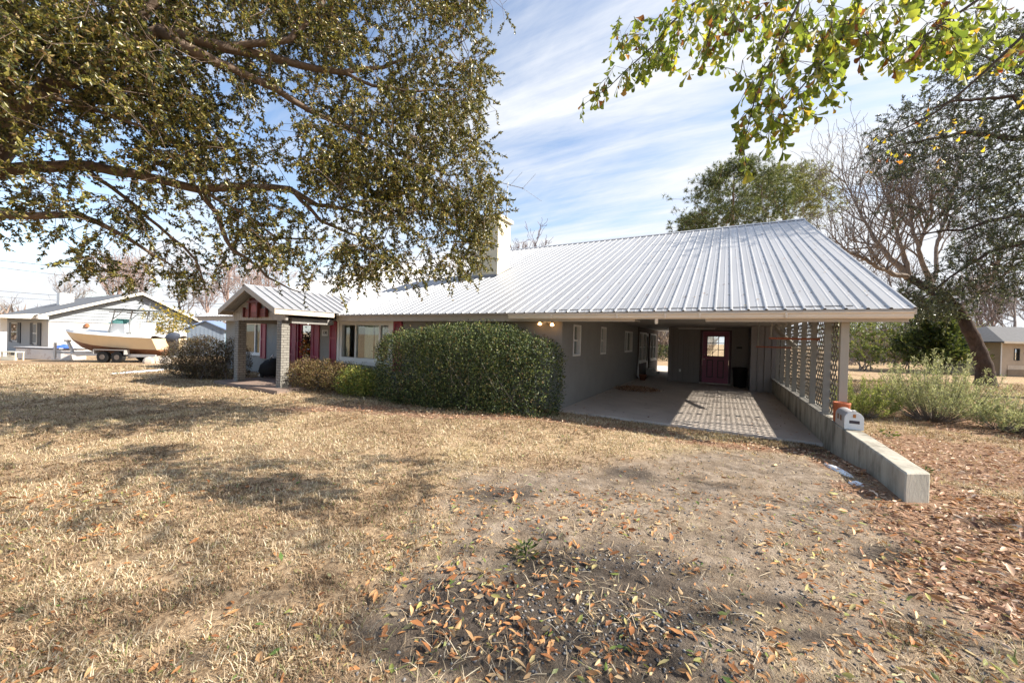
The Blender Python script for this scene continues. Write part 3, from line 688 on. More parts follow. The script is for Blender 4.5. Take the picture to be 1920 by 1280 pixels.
for z, r in ((.95, .032), (1.13, .027)):
    kn = MB().tube([(2.51, 8.602, z), (2.51, 8.57, z)], .014, 10).tube([(2.51, 8.575, z), (2.51, 8.565, z), (2.51, 8.55, z), (2.51, 8.54, z)], [r*.8, r, r, r*.6], 12)
    part('handle' if z < 1 else 'deadbolt', kn, steel, cd, smooth=True)
part('threshold', MB().box(2.36, 3.42, 8.52, 8.574, .001, .05), conc)
part('outlet', MB().box(1.62, 1.69, 8.592, 8.5995, .40, .51), white)
fx = part('ceiling_light', MB().box(1.54, 2.9, 8.26, 8.36, 2.14, 2.179), M('light_housing', (.42, .37, .36), .5))
part('tube', MB().tube([(1.58, 8.31, 2.122), (2.86, 8.31, 2.122)], .016, 8), white, fx)
part('hook', MB().tube([(3.62, 8.595, 1.43), (3.62, 8.53, 1.43), (3.62, 8.51, 1.45), (3.62, 8.51, 1.5)], .008, 6).tube([(3.72, 8.595, 1.43), (3.72, 8.53, 1.43), (3.72, 8.51, 1.45), (3.72, 8.51, 1.5)], .008, 6).box(3.58, 3.76, 8.585, 8.598, 1.40, 1.47), black)
studp = M('grey_stud_paint', (.30, .29, .265), .8, var=.12, vs=4, stretch=(1, 1, .2))
SY = [.10, 1.15, 2.15, 3.2, 4.25, 5.3, 6.35]
for y in SY: part('stud', MB().box(4.578, 4.664, y, y+.04, .478, 2.179), studp)
part('corner_post', MB().box(4.685, 4.785, -.35, -.25, .452, 2.0), M('tan_post_paint', (.38, .34, .28), .7, var=.12, vs=4, stretch=(1, 1, .15)), bevel=.004)
part('sill_board', MB().box(4.54, 4.76, .06, 7.05, .452, .477), studp)
latm = M('lattice_wood', (.17, .155, .13), .8, var=.2, vs=8)
ys_ = [-.245]+[y+.02 for y in SY]+[7.04]
for ya, yb in zip(ys_, ys_[1:]):
    b = MB(); za, zb = .48, 2.06; w_ = yb-ya; h_ = zb-za; sp_ = .145
    for lay, s in ((4.672, 1), (4.6785, -1)):
        k = -h_
        while k < w_+h_:
            # line y = k + s*(z) clipped to the panel
            z0_, z1_ = 0.0, h_
            A_ = k if s > 0 else k; f_ = (lambda z: A_+z*.95) if s > 0 else (lambda z: A_-z*.95)
            ts = np.linspace(0, h_, 400); yy = np.array([f_(t) for t in ts]); ok = np.where((yy > .0) & (yy < w_))[0]
            if len(ok) > 6:
                t0, t1 = ts[ok[0]], ts[ok[-1]]
                b.beam((lay, ya+f_(t0), za+t0), (lay, ya+f_(t1), za+t1), .006, .034)
            k += sp_
    part('lattice_panel', b, latm)
# roof drain pipe bending out through the lattice
pp = MB().tube([(4.42, 5.0, 2.17), (4.42, 5.0, 2.08), (4.43, 4.85, 1.98), (4.47, 4.4, 1.86), (4.60, 2.95, 1.52)], .055, 12)
part('drain_pipe', pp, M('galvanised_pipe', (.46, .43, .38), .45, metal=.3, var=.15), smooth=True)
part('pipe_bracket', MB().box(4.30, 4.72, 4.1, 4.14, 2.02, 2.06), studp)
dsp = part('downspout', MB().tube([(.06, 8.45, .9), (.06, 8.45, .14), (.10, 8.42, .08), (.20, 8.35, .05)], .04, 8), white)

# ------------------------------------------------------------------ slabs, low wall, things in the carport
tag(MB().box(.001, 4.569, -.08, 14.6, -.14, 0).build('carport_slab', conc), kind='structure')
tag(MB().box(-2, 6, 14.61, 19, -.14, -.004).build('rear_patio', M('patio_concrete', (.5, .49, .48), .85, var=.1, vs=1.5)), kind='structure')
tag(MB().box(-10.25, -6.85, -2.38, -.001, -.12, .03).build('porch_floor', BRICK('porch_brick', (.27, .19, .15), (.23, .165, .13), (.21, .18, .155), .2, .1)), kind='structure')
lw = MB().prism([(4.57, -3.14, -.25), (4.77, -3.02, -.25), (4.77, 7.05, -.25), (4.57, 7.05, -.25)], (0, 0, .70)).build('low_wall', wallc)
bm_ = __import__('bmesh').new(); bm_.from_mesh(lw.data); __import__('bmesh').ops.subdivide_edges(bm_, edges=bm_.edges[:], cuts=7, use_grid_fill=True)
__import__('bmesh').ops.subdivide_edges(bm_, edges=[e for e in bm_.edges if e.calc_length() > .25], cuts=9, use_grid_fill=True); bm_.to_mesh(lw.data); bm_.free()
for v_ in lw.data.vertices:
    c_ = np.array(v_.co); e_ = .020 if (abs(c_[0]-4.57) < .01 or abs(c_[0]-4.77) < .01) and c_[2] > .44 else .005
    v_.co = c_+e_*np.array([fbm(c_[1]*5, c_[2]*7, 1., 3)-.5, fbm(c_[0]*9+3, c_[2]*7, 1., 3)-.5, (fbm(c_[1]*6+c_[0]*9, c_[0]*5, 1., 3)-.5) if c_[2] > .4 else 0])
lw.modifiers.new('bevel', 'BEVEL').width = .012
tag(lw, 'low weathered concrete wall running along the open side of the carport', 'wall')

mbx = empty('mailbox', (4.68, -.9, .452), 'silver mailbox with an arched top lying on the low concrete wall', 'mailbox')
gm = M('mailbox_grey', (.52, .51, .51), .45, metal=.25, var=.08, vs=8)
def arch(w, h, n=14, y=0.0):
    p = [(-w, y, 0), (-w, y, h-w)]+[(-w*math.cos(t), y, h-w+w*math.sin(t)) for t in np.linspace(0, math.pi, n)[1:-1]]+[(w, y, h-w), (w, y, 0)]
    return p
o_ = np.array([4.68, 0, .452])
sh = lambda poly, y: [tuple(np.array(q)+o_+np.array([0, y, 0])) for q in poly]
MB().prism(sh(arch(.095, .235), -1.14), (0, .46, 0)).build('body', gm, mbx, bevel=.003)
dr = MB().prism(sh(arch(.1, .242), -1.165), (0, .024, 0)).build('door', M('mailbox_white', (.72, .73, .72), .4, var=.06), mbx, bevel=.003)
MB().box(4.63, 4.735, -1.169, -1.1655, .535, .575).build('name_plate', M('dark_label', (.05, .04, .05), .5), dr)
MB().box(4.666, 4.694, -1.175, -1.1655, .615, .66).build('latch', M('orange_latch', (.42, .16, .04), .5), dr)
MB().box(4.667, 4.693, -1.185, -1.12, .694, .712).build('pull_tab', white, dr)
tl_ = M('brown_tile', (.27, .14, .08), .6, var=.3, vs=30)
for ya in (-1.0, -.86): MB().box(4.578, 4.5845, ya, ya+.05, .54, .61).build('number_tile', tl_, mbx)
pot = empty('clay_pot', (4.68, -.55, .452), 'round orange terracotta flue pot on the wall behind the mailbox', 'pot')
MB().lathe([(.088, 0), (.094, .02), (.096, .25), (.103, .26), (.104, .285), (.09, .288), (.082, .275), (.08, .05), (.01, .045)], 28, (4.68, -.55, .452)).build('body', M('terracotta', (.45, .125, .05), .75, var=.15, vs=10, stain=((.55, .25, .15), 12, .6)), pot, smooth=True)

tc_ = empty('trash_can', (3.70, 8.18, 0), 'black plastic trash can in the dark corner beside the plum door', 'trash can')
MB().lathe([(.18, 0.001), (.19, .02), (.235, .62), (.25, .63), (.25, .66), (.24, .665)], 20, (3.70, 8.18, 0)).build('body', black, tc_, smooth=True)
MB().lathe([(.262, .655), (.262, .69), (.2, .72), (.05, .735), (.01, .735)], 20, (3.70, 8.18, 0)).build('lid', M('brown_black_lid', (.03, .018, .016), .5), tc_, smooth=True)
for (xa, xb, y, z, lab) in ((3.93, 4.64, .93, 1.69, 'upper rusty wooden bar hanging from the carport ceiling beside the lattice'), (3.93, 4.62, 3.97, 1.51, 'lower rusty wooden bar hanging farther back in the carport')):
    r_ = empty('hanging_bar', (xa, y, z), lab, 'hanging bar', 'bars hung along the lattice')
    MB().box(xa-.04, xb+.02, y-.03, y+.03, z-.018, z+.018).build('bar', rust, r_)
    MB().box(xa-.012, xa+.012, y-.012, y+.012, z+.019, 2.178).build('hanger', studp, r_)
# swept leaves in the carport
n = 2600; a = U(0, 6.28, n); q = np.sqrt(U(0, 1, n)); px_ = .72+.62*q*np.cos(a)+rng.normal(0, .1, n); py_ = 4.75+.5*q*np.sin(a)+rng.normal(0, .12, n)
hz = .11*np.clip(1-q**1.4, 0, 1)*U(.2, 1, n)+.012; a = U(0, 6.28, n)
o = scatter('leaf_pile', T_DRY, F_DRY, np.stack([px_, py_, hz], -1), np.stack([np.cos(a), np.sin(a), rng.normal(0, .3, n)], -1), rng.normal(0, .5, (n, 3))+[0, 0, 1], U(.035, .07, n), brown)
tag(o, 'heap of swept brown leaves on the carport floor', 'leaves', kind='stuff')
n = 700; x = U(.05, 4.5, n); y = U(-.05, 8.4, n); w1 = np.exp(-x/.35)+np.exp(-(4.57-x)/.3)+.7*np.exp(-(y+.1)/.5)+.06
k = U(0, 1, n) < w1; x, y = x[k], y[k]; n = len(x); a = U(0, 6.28, n)
o = scatter('slab_leaves', T_DRY, F_DRY, np.stack([x, y, .008+0*x], -1), np.stack([np.cos(a), np.sin(a), rng.normal(0, .1, n)], -1), rng.normal(0, .25, (n, 3))+[0, 0, 1], U(.03, .06, n), brown)
tag(o, 'stray leaves blown along the edges of the carport floor', 'leaves', kind='stuff')
n = 420; x = U(-8, 5.2, n); y = YE+U(.02, 8.5, n)**1.0; z = ZE+(y-YE)*sl_+.022; a = U(0, 6.28, n)
o = scatter('roof_leaves', T_DRY, F_DRY, np.stack([x, y, z], -1), np.stack([np.cos(a), np.sin(a)*.9, np.sin(a)*.4], -1), rng.normal(0, .2, (n, 3))+[0, -.4, .9], U(.02, .06, n), brown)
tag(o, 'scattered dry leaves and twigs lying on the metal roof', 'leaves', kind='stuff')
fp = empty('flower_pot', (.32, 8.1, 0), 'small brown flower pot against the carport house wall', 'pot')
MB().lathe([(.10, 0.001), (.15, .2), (.165, .205), (.165, .23), (.14, .232)], 16, (.32, 8.1, 0)).build('body', M('brown_clay', (.20, .07, .035), .8), fp, smooth=True)
MB().lathe([(.138, .19), (.10, .205), (.01, .21)], 12, (.32, 8.1, 0)).build('soil', M('potting_soil', (.03, .022, .016), .9), fp)

# ------------------------------------------------------------------ things on the porch
pq = empty('wall_ornament', (-8.52, -2.09, 1.97), 'dark red wooden wall shelf ornament hung in the porch gable', 'ornament')
rw = M('red_stained_wood', (.19, .05, .035), .6, var=.3, vs=14); rw2 = M('dark_red_wood', (.12, .028, .022), .6, var=.3, vs=14)
MB().box(-9.08, -8.74, -2.13, -2.09, 1.96, 2.19).box(-8.30, -7.96, -2.13, -2.09, 1.96, 2.19).box(-8.735, -8.305, -2.16, -2.09, 1.95, 2.36).build('panel', rw, pq, bevel=.006)
MB().prism([(-8.66, -2.165, 2.10), (-8.38, -2.165, 2.10)]+[(-8.52+.14*math.cos(t), -2.165, 2.18+.13*math.sin(t)) for t in np.linspace(0, math.pi, 10)], (0, .004, 0)).build('arch_panel', M('rosy_wood', (.30, .08, .07), .6, var=.2, vs=14), pq)
b = MB().box(-8.86, -8.18, -2.2, -2.09, 2.362, 2.40).box(-8.80, -8.24, -2.17, -2.09, 2.402, 2.44)
for k in range(8): b.box(-8.79+k*.075, -8.76+k*.075, -2.16, -2.12, 2.442, 2.50)
for x in (-9.12, -7.94): b.box(x-.02, x+.02, -2.17, -2.09, 1.95, 2.24)
for x in (-8.74, -8.30): b.box(x-.018, x+.018, -2.20, -2.161, 1.93, 2.361)
for z in (2.03, 2.11): b.box(-9.07, -8.76, -2.137, -2.131, z, z+.012).box(-8.28, -7.97, -2.137, -2.131, z, z+.012)
b.build('trim', rw2, pq)
wr = empty('door_wreath', (-9.58, -.0, 1.02), 'colourful flower wreath hanging on the burgundy front door', 'wreath')
n = 340; t = U(0, 6.28, n); rr_ = .17+rng.normal(0, .05, n); c = np.stack([-9.58+rr_*np.cos(t), -.0+rng.normal(0, .02, n), 1.02+rr_*np.sin(t)*1.15], -1)
scatter('flowers', T_LOBE, F_LOBE, c, rdir(n), rdir(n)+[0, -1, 0], U(.06, .12, n), LEAF('wreath_flower', [(0, (.35, .03, .02)), (.3, (.55, .12, .02)), (.5, (.6, .35, .05)), (.7, (.1, .09, .02)), (.85, (.5, .45, .35)), (1, (.2, .05, .12))], .2), wr)
n = 160; c = np.stack([-9.52+rng.normal(0, .12, n), .0+rng.normal(0, .02, n), 1.34+rng.normal(0, .12, n)], -1)
scatter('dark_foliage', T_LOBE, F_LOBE, c, rdir(n), rdir(n)+[0, -1, 0], U(.06, .13, n), LEAF('wreath_dark', [(0, (.03, .01, .01)), (.6, (.09, .03, .02)), (1, (.12, .09, .03))], .1), wr)
hc = empty('folding_cart', (-10.0, -.95, .03), 'black bag leaning in a folding cart with two metal handles on the porch', 'cart')
b = MB(); b.lathe([(.05, .02), (.24, .05), (.3, .2), (.29, .4), (.22, .55), (.1, .62), (.02, .63)], 14, (-10.05, -.9, .03))
V_ = np.array(b.v); V_[:, 0] = -10.05+(V_[:, 0]+10.05)*1.25; V_[:, 0] += .35*(V_[:, 2]-.03)*.7; V_ += .03*np.sin(V_[:, [1, 2, 0]]*23); b.v = [tuple(q) for q in V_]
b.build('bag', M('black_canvas', (.012, .012, .013), .8, var=.3, vs=10), hc, smooth=True)
b = MB()
for dy in (-.14, .14): b.tube([(-10.45, -.9+dy, .05), (-10.1, -.9+dy, .1), (-9.72, -.9+dy, .72), (-9.6, -.9+dy, .80)], .013, 8)
b.tube([(-9.72, -1.04, .72), (-9.72, -.76, .72)], .011, 8); b.tube([(-10.45, -1.04, .05), (-10.55, -.9, .25), (-10.45, -.76, .05)], .011, 8)
b.build('frame', steel, hc, smooth=True)
for dy in (-.2, .2):
    MB().tube([(-10.12, -.92+dy, .12), (-10.12, -.88+dy, .12)], .09, 14).build('wheel', black, hc)

# television antenna on a mast beside the chimney
an_ = empty('tv_antenna', (-4.35, 4.75, 4.4), 'thin television antenna on a mast above the roof near the chimney', 'antenna')
alu = M('antenna_metal', (.33, .34, .36), .4, metal=.6)
MB().tube([(-4.35, 4.75, 4.38), (-4.35, 4.75, 7.62)], .02, 8).build('mast', alu, an_)
bA = np.array([-4.9, 4.5, 7.70]); bB = np.array([-3.78, 5.02, 7.38])
b = MB().tube([bA, bB], .014, 6)
b.build('boom', alu, an_)
b = MB()
for t, L in ((0.0, .9), (.3, .9), (.58, .92), (.97, 1.0)):
    c = bA+(bB-bA)*t; e1 = np.array([.42, .30, .62])*L*.95; e2 = np.array([.68, .42, -.50])*L*.95
    b.tube([c, c+e1], .0075, 5)
    if t > .9: b.tube([c, c+e2], .0075, 5)
    b.box(c[0]-.025, c[0]+.025, c[1]-.025, c[1]+.025, c[2]-.02, c[2]+.02)
b.build('element', alu, an_)
# ------------------------------------------------------------------ trees and shrubs
bark = M('oak_bark', (.16, .115, .085), .9, var=.35, vs=9, bump=.9, bs=30, stretch=(1, 1, .35))
bark_g = M('grey_bark', (.19, .165, .145), .9, var=.3, vs=8, bump=.7, bs=30, stretch=(1, 1, .35))
twig_p = M('far_twig_bark', (.27, .20, .17), .9, var=.2, vs=3)
def polyres(P, R, step):
    P = np.asarray(P, float); R = np.asarray(R, float); out = []; rr = []
    for i in range(len(P)-1):
        k = max(1, int(np.linalg.norm(P[i+1]-P[i])/step))
        for t in np.arange(k)/k: out.append(P[i]*(1-t)+P[i+1]*t); rr.append(R[i]*(1-t)+R[i+1]*t)
    out.append(P[-1]); rr.append(R[-1]); return np.array(out), np.array(rr)
def wob(P, amp):
    P = np.array(P, float); k = len(P)
    if k > 2:
        n_ = rng.normal(0, amp, (k, 3)); n_ = (n_+np.roll(n_, 1, 0)+np.roll(n_, -1, 0))/1.8; n_[0] = n_[-1] = 0; P += n_
    return P
def grow_to(limbs, targets, step=.3, rtip=.0035, droop=.15, expo=.42, wobble=.03, sides=4, rmax=.05):
    """limbs: list of (points, radii). Joins every target to the nearest wood by a bowed twig, thickening wood that carries more.
    returns mesh builder of the wood and for each target (end point, direction)"""
    mb = MB(); nodes_ = []
    for P, R in limbs:
        P2, R2 = polyres(P, R, .18); P2 = wob(P2, .02)
        mb.tube(P2, R2, 9 if R2.max() > .05 else 6); nodes_.append(P2)
    nodes_ = np.concatenate(nodes_); par = [-1]*len(nodes_); paths = []
    T = np.asarray(targets); d0 = np.full(len(T), 1e9)
    for c in range(0, len(T), 400):
        d0[c:c+400] = np.linalg.norm(T[c:c+400, None]-nodes_[None, ::3], axis=2).min(1)
    buf = np.zeros((len(nodes_)+len(T)*14, 3)); buf[:len(nodes_)] = nodes_; cnt = len(nodes_)
    load = np.zeros(len(buf)); base_n = cnt; end = [None]*len(T); dirs = np.zeros((len(T), 3)); par = np.full(len(buf), -1)
    for i in np.argsort(d0):
        t = T[i]; j = int(np.argmin(((buf[:cnt]-t)**2).sum(1))); a = buf[j]; D = np.linalg.norm(t-a)
        k = int(np.clip(D/step, 1, 9)); s = np.linspace(0, 1, k+1)[1:]
        q = a+(t-a)*s[:, None]; q[:, 2] += droop*D*np.sin(s*math.pi)*U(.2, 1); q = wob(np.vstack([a, q]), wobble)[1:]
        ids = np.arange(cnt, cnt+k); buf[ids] = q; par[ids] = np.concatenate([[j], ids[:-1]]); cnt += k
        paths.append((j, ids)); v_ = q[-1]-(a if k == 1 else q[-2]); dirs[i] = v_/(np.linalg.norm(v_)+1e-6)
    for i in range(cnt-1, base_n-1, -1):
        load[i] = max(load[i], 1)
        if par[i] >= base_n: load[par[i]] += load[i]*.9
    for j, ids in paths:
        r = rtip*np.maximum(load[ids], 1)**expo; r = np.minimum(r, rmax)
        P = np.vstack([buf[j], buf[ids]]); mb.tube(P, np.concatenate([[r[0]], r]), sides if r[0] > .01 else 3, cap=False)
    return mb, dirs
def sprays(T, dirs, nl, L, droop, lsize, spread=.5, out=.6):
    """leafy twig ends: leaves set along a short twig at each target; returns leaf positions, axes, normals, sizes and twig tubes"""
    n = len(T); k = nl
    dv = unit(dirs*out+rdir(n)*.75+np.array([0, 0, -droop])); LL = L*U(.6, 1.3, n)
    t = U(0.05, 1, (n, k)); c = T[:, None]+dv[:, None]*(t*LL[:, None])[..., None]
    c[..., 2] -= (t*t)*LL[:, None]*droop*.5
    ax = unit(dv[:, None]*.7+rng.normal(size=(n, k, 3))*spread+np.array([0, 0, -droop*.5])); nm = rng.normal(size=(n, k, 3))*.8+np.array([0, 0, .5])
    tw = MB()
    for i in range(n):
        s = np.linspace(0, 1, 4); P = T[i]+dv[i]*(s*LL[i])[:, None]; P[:, 2] -= s*s*LL[i]*droop*.5
        tw.tube(P, [.0035, .003, .002, .001], 3, cap=False)
    return c.reshape(-1, 3), ax.reshape(-1, 3), nm.reshape(-1, 3), U(lsize*.65, lsize*1.25, n*k), tw
def join(a, b):
    n = len(a.v); a.v += b.v; a.f += [tuple(i+n for i in f) for f in b.f]; return a

# --- the big evergreen oak whose crown hangs in from the left
root = W(-8.7, 5.3); root[2] = float(H(root[0], root[1]))
oak = empty('evergreen_oak', tuple(root), 'large evergreen oak whose leafy limbs hang down in front of the house from the left', 'tree')
A3 = lambda seq: ([at(a, b, c) for a, b, c, r in seq], [q[3] for q in seq])
trunk = [tuple(root-[0, 0, .3]), tuple(root+[.05, .02, .6]), tuple(root+[.2, .1, 1.8]), tuple(root+[.5, .25, 3.0])]
fork = root+[.5, .25, 3.0]
limbs = []
def limb(seq, start=None):
    P, R = A3(seq)
    if start is not None: P = [start]+P; R = [R[0]*1.25]+R
    limbs.append((P, R))
limb([(-60, 260, 5.2, .15), (0, 213, 5.0, .13), (60, 182, 4.9, .09), (180, 118, 4.9, .08), (300, 60, 5.0, .075), (420, 88, 5.3, .07), (500, 108, 5.6, .06), (640, 132, 6.0, .045), (760, 112, 6.4, .02)], fork)
limb([(300, 60, 5.0, .075), (380, 102, 5.0, .07), (440, 130, 5.3, .06), (520, 172, 5.7, .05), (600, 222, 6.0, .04), (680, 252, 6.3, .028), (745, 280, 6.5, .012)])
limb([(-50, 130, 4.7, .05), (0, 150, 4.6, .045), (60, 168, 4.6, .04), (130, 192, 4.8, .03), (250, 232, 5.0, .02), (330, 262, 5.3, .008)], fork+[0, 0, .2])
limb([(-60, 330, 5.5, .10), (150, 305, 5.6, .075), (280, 330, 5.8, .07), (370, 352, 6.0, .065), (480, 346, 6.2, .06), (545, 352, 6.3, .055), (600, 386, 6.5, .04), (690, 402, 6.8, .018)], fork)
limb([(-40, 398, 5.2, .065), (60, 402, 5.3, .055), (150, 404, 5.5, .045), (240, 444, 5.8, .03), (330, 502, 6.0, .01)], fork-[0, 0, .3])
limb([(545, 352, 6.3, .035), (600, 410, 6.5, .03), (660, 440, 6.7, .02), (720, 448, 6.9, .01)])
limb([(370, 352, 6.0, .045), (410, 402, 6.1, .04), (440, 470, 6.2, .032), (500, 520, 6.4, .022), (565, 548, 6.6, .009)])
limb([(370, 352, 6.0, .03), (430, 385, 6.0, .025), (520, 442, 6.3, .018), (620, 452, 6.6, .008)])
limb([(420, 88, 5.3, .05), (540, 70, 5.5, .045), (600, 10, 5.6, .045), (630, -60, 5.7, .03)])
limb([(640, 132, 6.0, .03), (700, 160, 6.2, .026), (780, 172, 6.4, .018), (880, 162, 6.7, .006)])
limb([(150, 305, 5.6, .04), (210, 352, 5.7, .03), (300, 420, 5.9, .025), (360, 490, 6.0, .018), (385, 545, 6.1, .007)])
limb([(180, 118, 4.9, .05), (320, -20, 5.0, .05), (480, -160, 5.2, .03), (640, -260, 5.5, .012)])
limb([(0, 213, 5.0, .06), (40, 90, 4.4, .05), (30, -60, 4.2, .05), (120, -260, 4.3, .03)])
CROWN = [(-170, -260), (800, -260), (870, -120), (915, -20), (890, 30), (905, 80), (915, 120), (900, 190), (912, 260), (915, 320), (940, 350), (936, 400), (915, 445), (900, 490), (865, 515), (800, 515), (765, 525),
         (725, 500), (700, 520), (655, 528), (605, 540), (560, 522), (500, 508), (455, 485), (415, 508), (385, 515), (345, 545), (320, 510), (250, 535), (205, 512), (150, 505), (125, 465), (90, 425), (0, 430), (-170, 470)]
GAPS = [(130, 262, 150, 45, .22), (80, 350, 140, 45, .30), (250, 352, 130, 55, .50), (400, 148, 55, 32, .3), (470, 232, 100, 42, .28), (570, 292, 60, 25, .4), (60, 440, 110, 42, .35), (690, 25, 60, 35, .35),
        (790, 45, 40, 45, .3), (450, 300, 70, 30, .45), (180, 470, 60, 40, .6), (330, 245, 50, 26, .4), (110, 140, 40, 22, .5), (600, 470, 60, 25, .6), (430, 520, 40, 30, .5), (230, 440, 90, 40, .6), (640, 380, 40, 25, .55), (830, 300, 30, 20, .6), (200, 500, 130, 60, .5), (60, 440, 130, 60, .5), (350, 420, 60, 35, .5), (540, 500, 40, 25, .6), (300, 150, 60, 22, .6), (200, 60, 60, 20, .6)]
n_more = 0
n = 21000; px = U(-170, 955, n); py = U(-260, 575, n); ok = inpoly(px, py, CROWN)
pr_ = np.where(py < -20, .22, .88)
for gx0, gy0, ga, gb, f_ in GAPS: pr_ = np.where(((px-gx0)/ga)**2+((py-gy0)/gb)**2 < 1, pr_*f_, pr_)
pr_ *= (.22+1.45*sm(.37, .60, fbm(px, py, .013, 4)))*(1+.7*sm(480, 780, px))
ok &= U(0, 1, n) < pr_
px, py = px[ok], py[ok]
dp = 4.3+2.5*np.clip(px/900, 0, 1)+.9*np.clip(py/550, 0, 1)*(px < 500)+rng.normal(0, .55, len(px)); dp = np.clip(dp, 3.2, 7.9)
ok = np.ones(len(px), bool)                                 # keep the big limbs bare enough to be seen between the leaf sprays
for P, R in limbs:
    a_, b_, c_ = to_px(polyres(P, R, .12)[0])
    for u_, v_, w_ in zip(a_, b_, c_): ok &= ~((np.hypot(px-u_, py+14-v_) < 26) & (dp < w_+.15) & (U(0, 1, len(px)) < .40))
px, py, dp = px[ok], py[ok], dp[ok]
T = np.array([at(a, b, c) for a, b, c in zip(px, py, dp)])
T = np.vstack([T, [at(U(850, 912), U(385, 500), 6.9+rng.normal(0, .35)) for _ in range(75)]])
# a high part of the crown above the frame
n = 500; e_ = np.stack([U(-9, 0, n), U(3.5, 9, n), U(6.5, 10.0, n)], 1); HI = np.array([W(a, b, c) for a, b, c in e_])
T = np.vstack([T, HI[:: 1]])
limbs.append(([fork, W(-7, 6, 6.0), W(-5, 6.5, 8.2), W(-3, 6.8, 9.0)], [.16, .12, .08, .02]))
wood, dirs = grow_to(limbs, T, step=.25, rtip=.0032, droop=.12, wobble=.035)
c, ax, nm, sz, tw = sprays(T, dirs, 42, .33, .35, .052, .85)
MB().tube(trunk, [.34, .27, .22, .18], 14).build('trunk', bark, oak, smooth=True)
join(wood, tw).build('branches', bark, oak, smooth=True)
oakleaf = LEAF('evergreen_oak_leaf', [(0, (.02, .028, .010)), (.3, (.065, .075, .02)), (.6, (.17, .158, .036)), (.82, (.33, .285, .065)), (.92, (.23, .135, .055)), (1, (.45, .38, .15))], .25, .34, 1.4, .6)
scatter('crown', [(0, 0, 0), (.42, .24, .12), (1, 0, -.10), (.5, -.24, .10)], F_OVAL, c, ax, nm, sz, oakleaf, oak)

# --- the broad-leaved oak at the right whose branch tips hang into the top of the view
root = W(10.5, .2); root[2] = float(H(root[0], root[1]))
bo = empty('water_oak', tuple(root), 'oak with yellow green spoon shaped leaves on branch tips hanging in at the top right', 'tree')
fork = root+[0, 0, 4.6]
limbs = [([root-[0, 0, .3], root+[0, .05, 2.0], fork, fork+[.3, -.3, 1.5], fork+[.5, -.8, 3.0]], [.28, .22, .15, .07, .02])]
hub1 = W(4.6, 1.5, 6.0); hub2 = W(6.6, .6, 5.8)
limbs += [([fork, hub2, hub1, W(2.6, 3.0, 5.6)], [.03, .016, .012, .008])]
limb([(1420, -70, 3.7, .010), (1335, -10, 3.6, .010), (1290, 12, 3.6, .011), (1255, 48, 3.6, .008), (1200, 112, 3.7, .006), (1140, 165, 3.75, .004), (1092, 198, 3.8, .002)], hub1)
limb([(1560, -90, 2.9, .010), (1500, -10, 2.8, .011), (1470, 60, 2.8, .009), (1440, 122, 2.8, .007), (1418, 185, 2.8, .005), (1400, 240, 2.8, .003), (1384, 300, 2.8, .0015)], hub1)
limb([(1650, -70, 2.6, .010), (1608, 0, 2.6, .01), (1582, 60, 2.65, .008), (1532, 130, 2.7, .006), (1480, 200, 2.75, .004), (1432, 262, 2.8, .002)], hub1)
limb([(1960, -70, 2.4, .010), (1850, 0, 2.5, .01), (1760, 60, 2.55, .008), (1700, 100, 2.6, .005), (1655, 132, 2.65, .002)], hub2)
limb([(2080, 20, 2.7, .013), (1920, 68, 3.0, .013), (1850, 128, 3.1, .011), (1750, 205, 3.3, .008), (1650, 265, 3.5, .005), (1565, 340, 3.6, .002)], hub2)
limb([(1400, -60, 3.2, .012), (1330, 40, 3.2, .008), (1322, 90, 3.2, .004), (1320, 125, 3.2, .002)], hub1)
def line_pts(seq, n, sp):
    s = np.array([q[:3] for q in seq]); t = U(0, len(s)-1.001, n); i = t.astype(int); f = (t-i)[:, None]
    p = s[i]*(1-f)+s[i+1]*f; p[:, :2] += rng.normal(0, sp, (n, 2)); p[:, 2] += rng.normal(0, .15, n); return p
Z = [line_pts([(1340, -30, 3.6), (1270, 45, 3.6), (1200, 105, 3.7)], 62, 27), line_pts([(1260, 70, 3.6), (1180, 130, 3.7)], 18, 14), line_pts([(1180, 130, 3.7), (1100, 190, 3.8)], 9, 7), line_pts([(1180, 20, 3.6), (1165, 90, 3.7)], 9, 9),
     np.stack([U(1335, 1575, 90), U(-40, 85, 90), U(2.6, 3.3, 90)], 1), line_pts([(1330, 60, 3.2), (1330, 120, 3.2)], 12, 10), line_pts([(1470, 60, 2.8), (1400, 240, 2.8)], 34, 20), line_pts([(1400, 240, 2.8), (1388, 285, 2.8)], 5, 8),
     line_pts([(1600, 10, 2.6), (1532, 130, 2.7), (1440, 250, 2.8)], 52, 24), np.stack([U(1600, 1800, 48), U(-40, 70, 48), U(2.4, 2.8, 48)], 1), line_pts([(1800, 30, 2.5), (1655, 125, 2.65)], 26, 20),
     np.stack([U(1780, 1930, 30), U(-30, 110, 30), U(2.8, 3.5, 30)], 1)]
Z = np.vstack(Z); T1 = np.array([at(*q) for q in Z])
YZ = np.vstack([line_pts([(1920, 80, 3.0), (1750, 215, 3.3), (1620, 290, 3.5)], 16, 20), line_pts([(1920, 160, 3.2), (1760, 260, 3.4)], 9, 26)]); T2 = np.array([at(*q) for q in YZ])
T3 = []  # unseen crown sprays, added up the sun ray to shade chosen ground spots
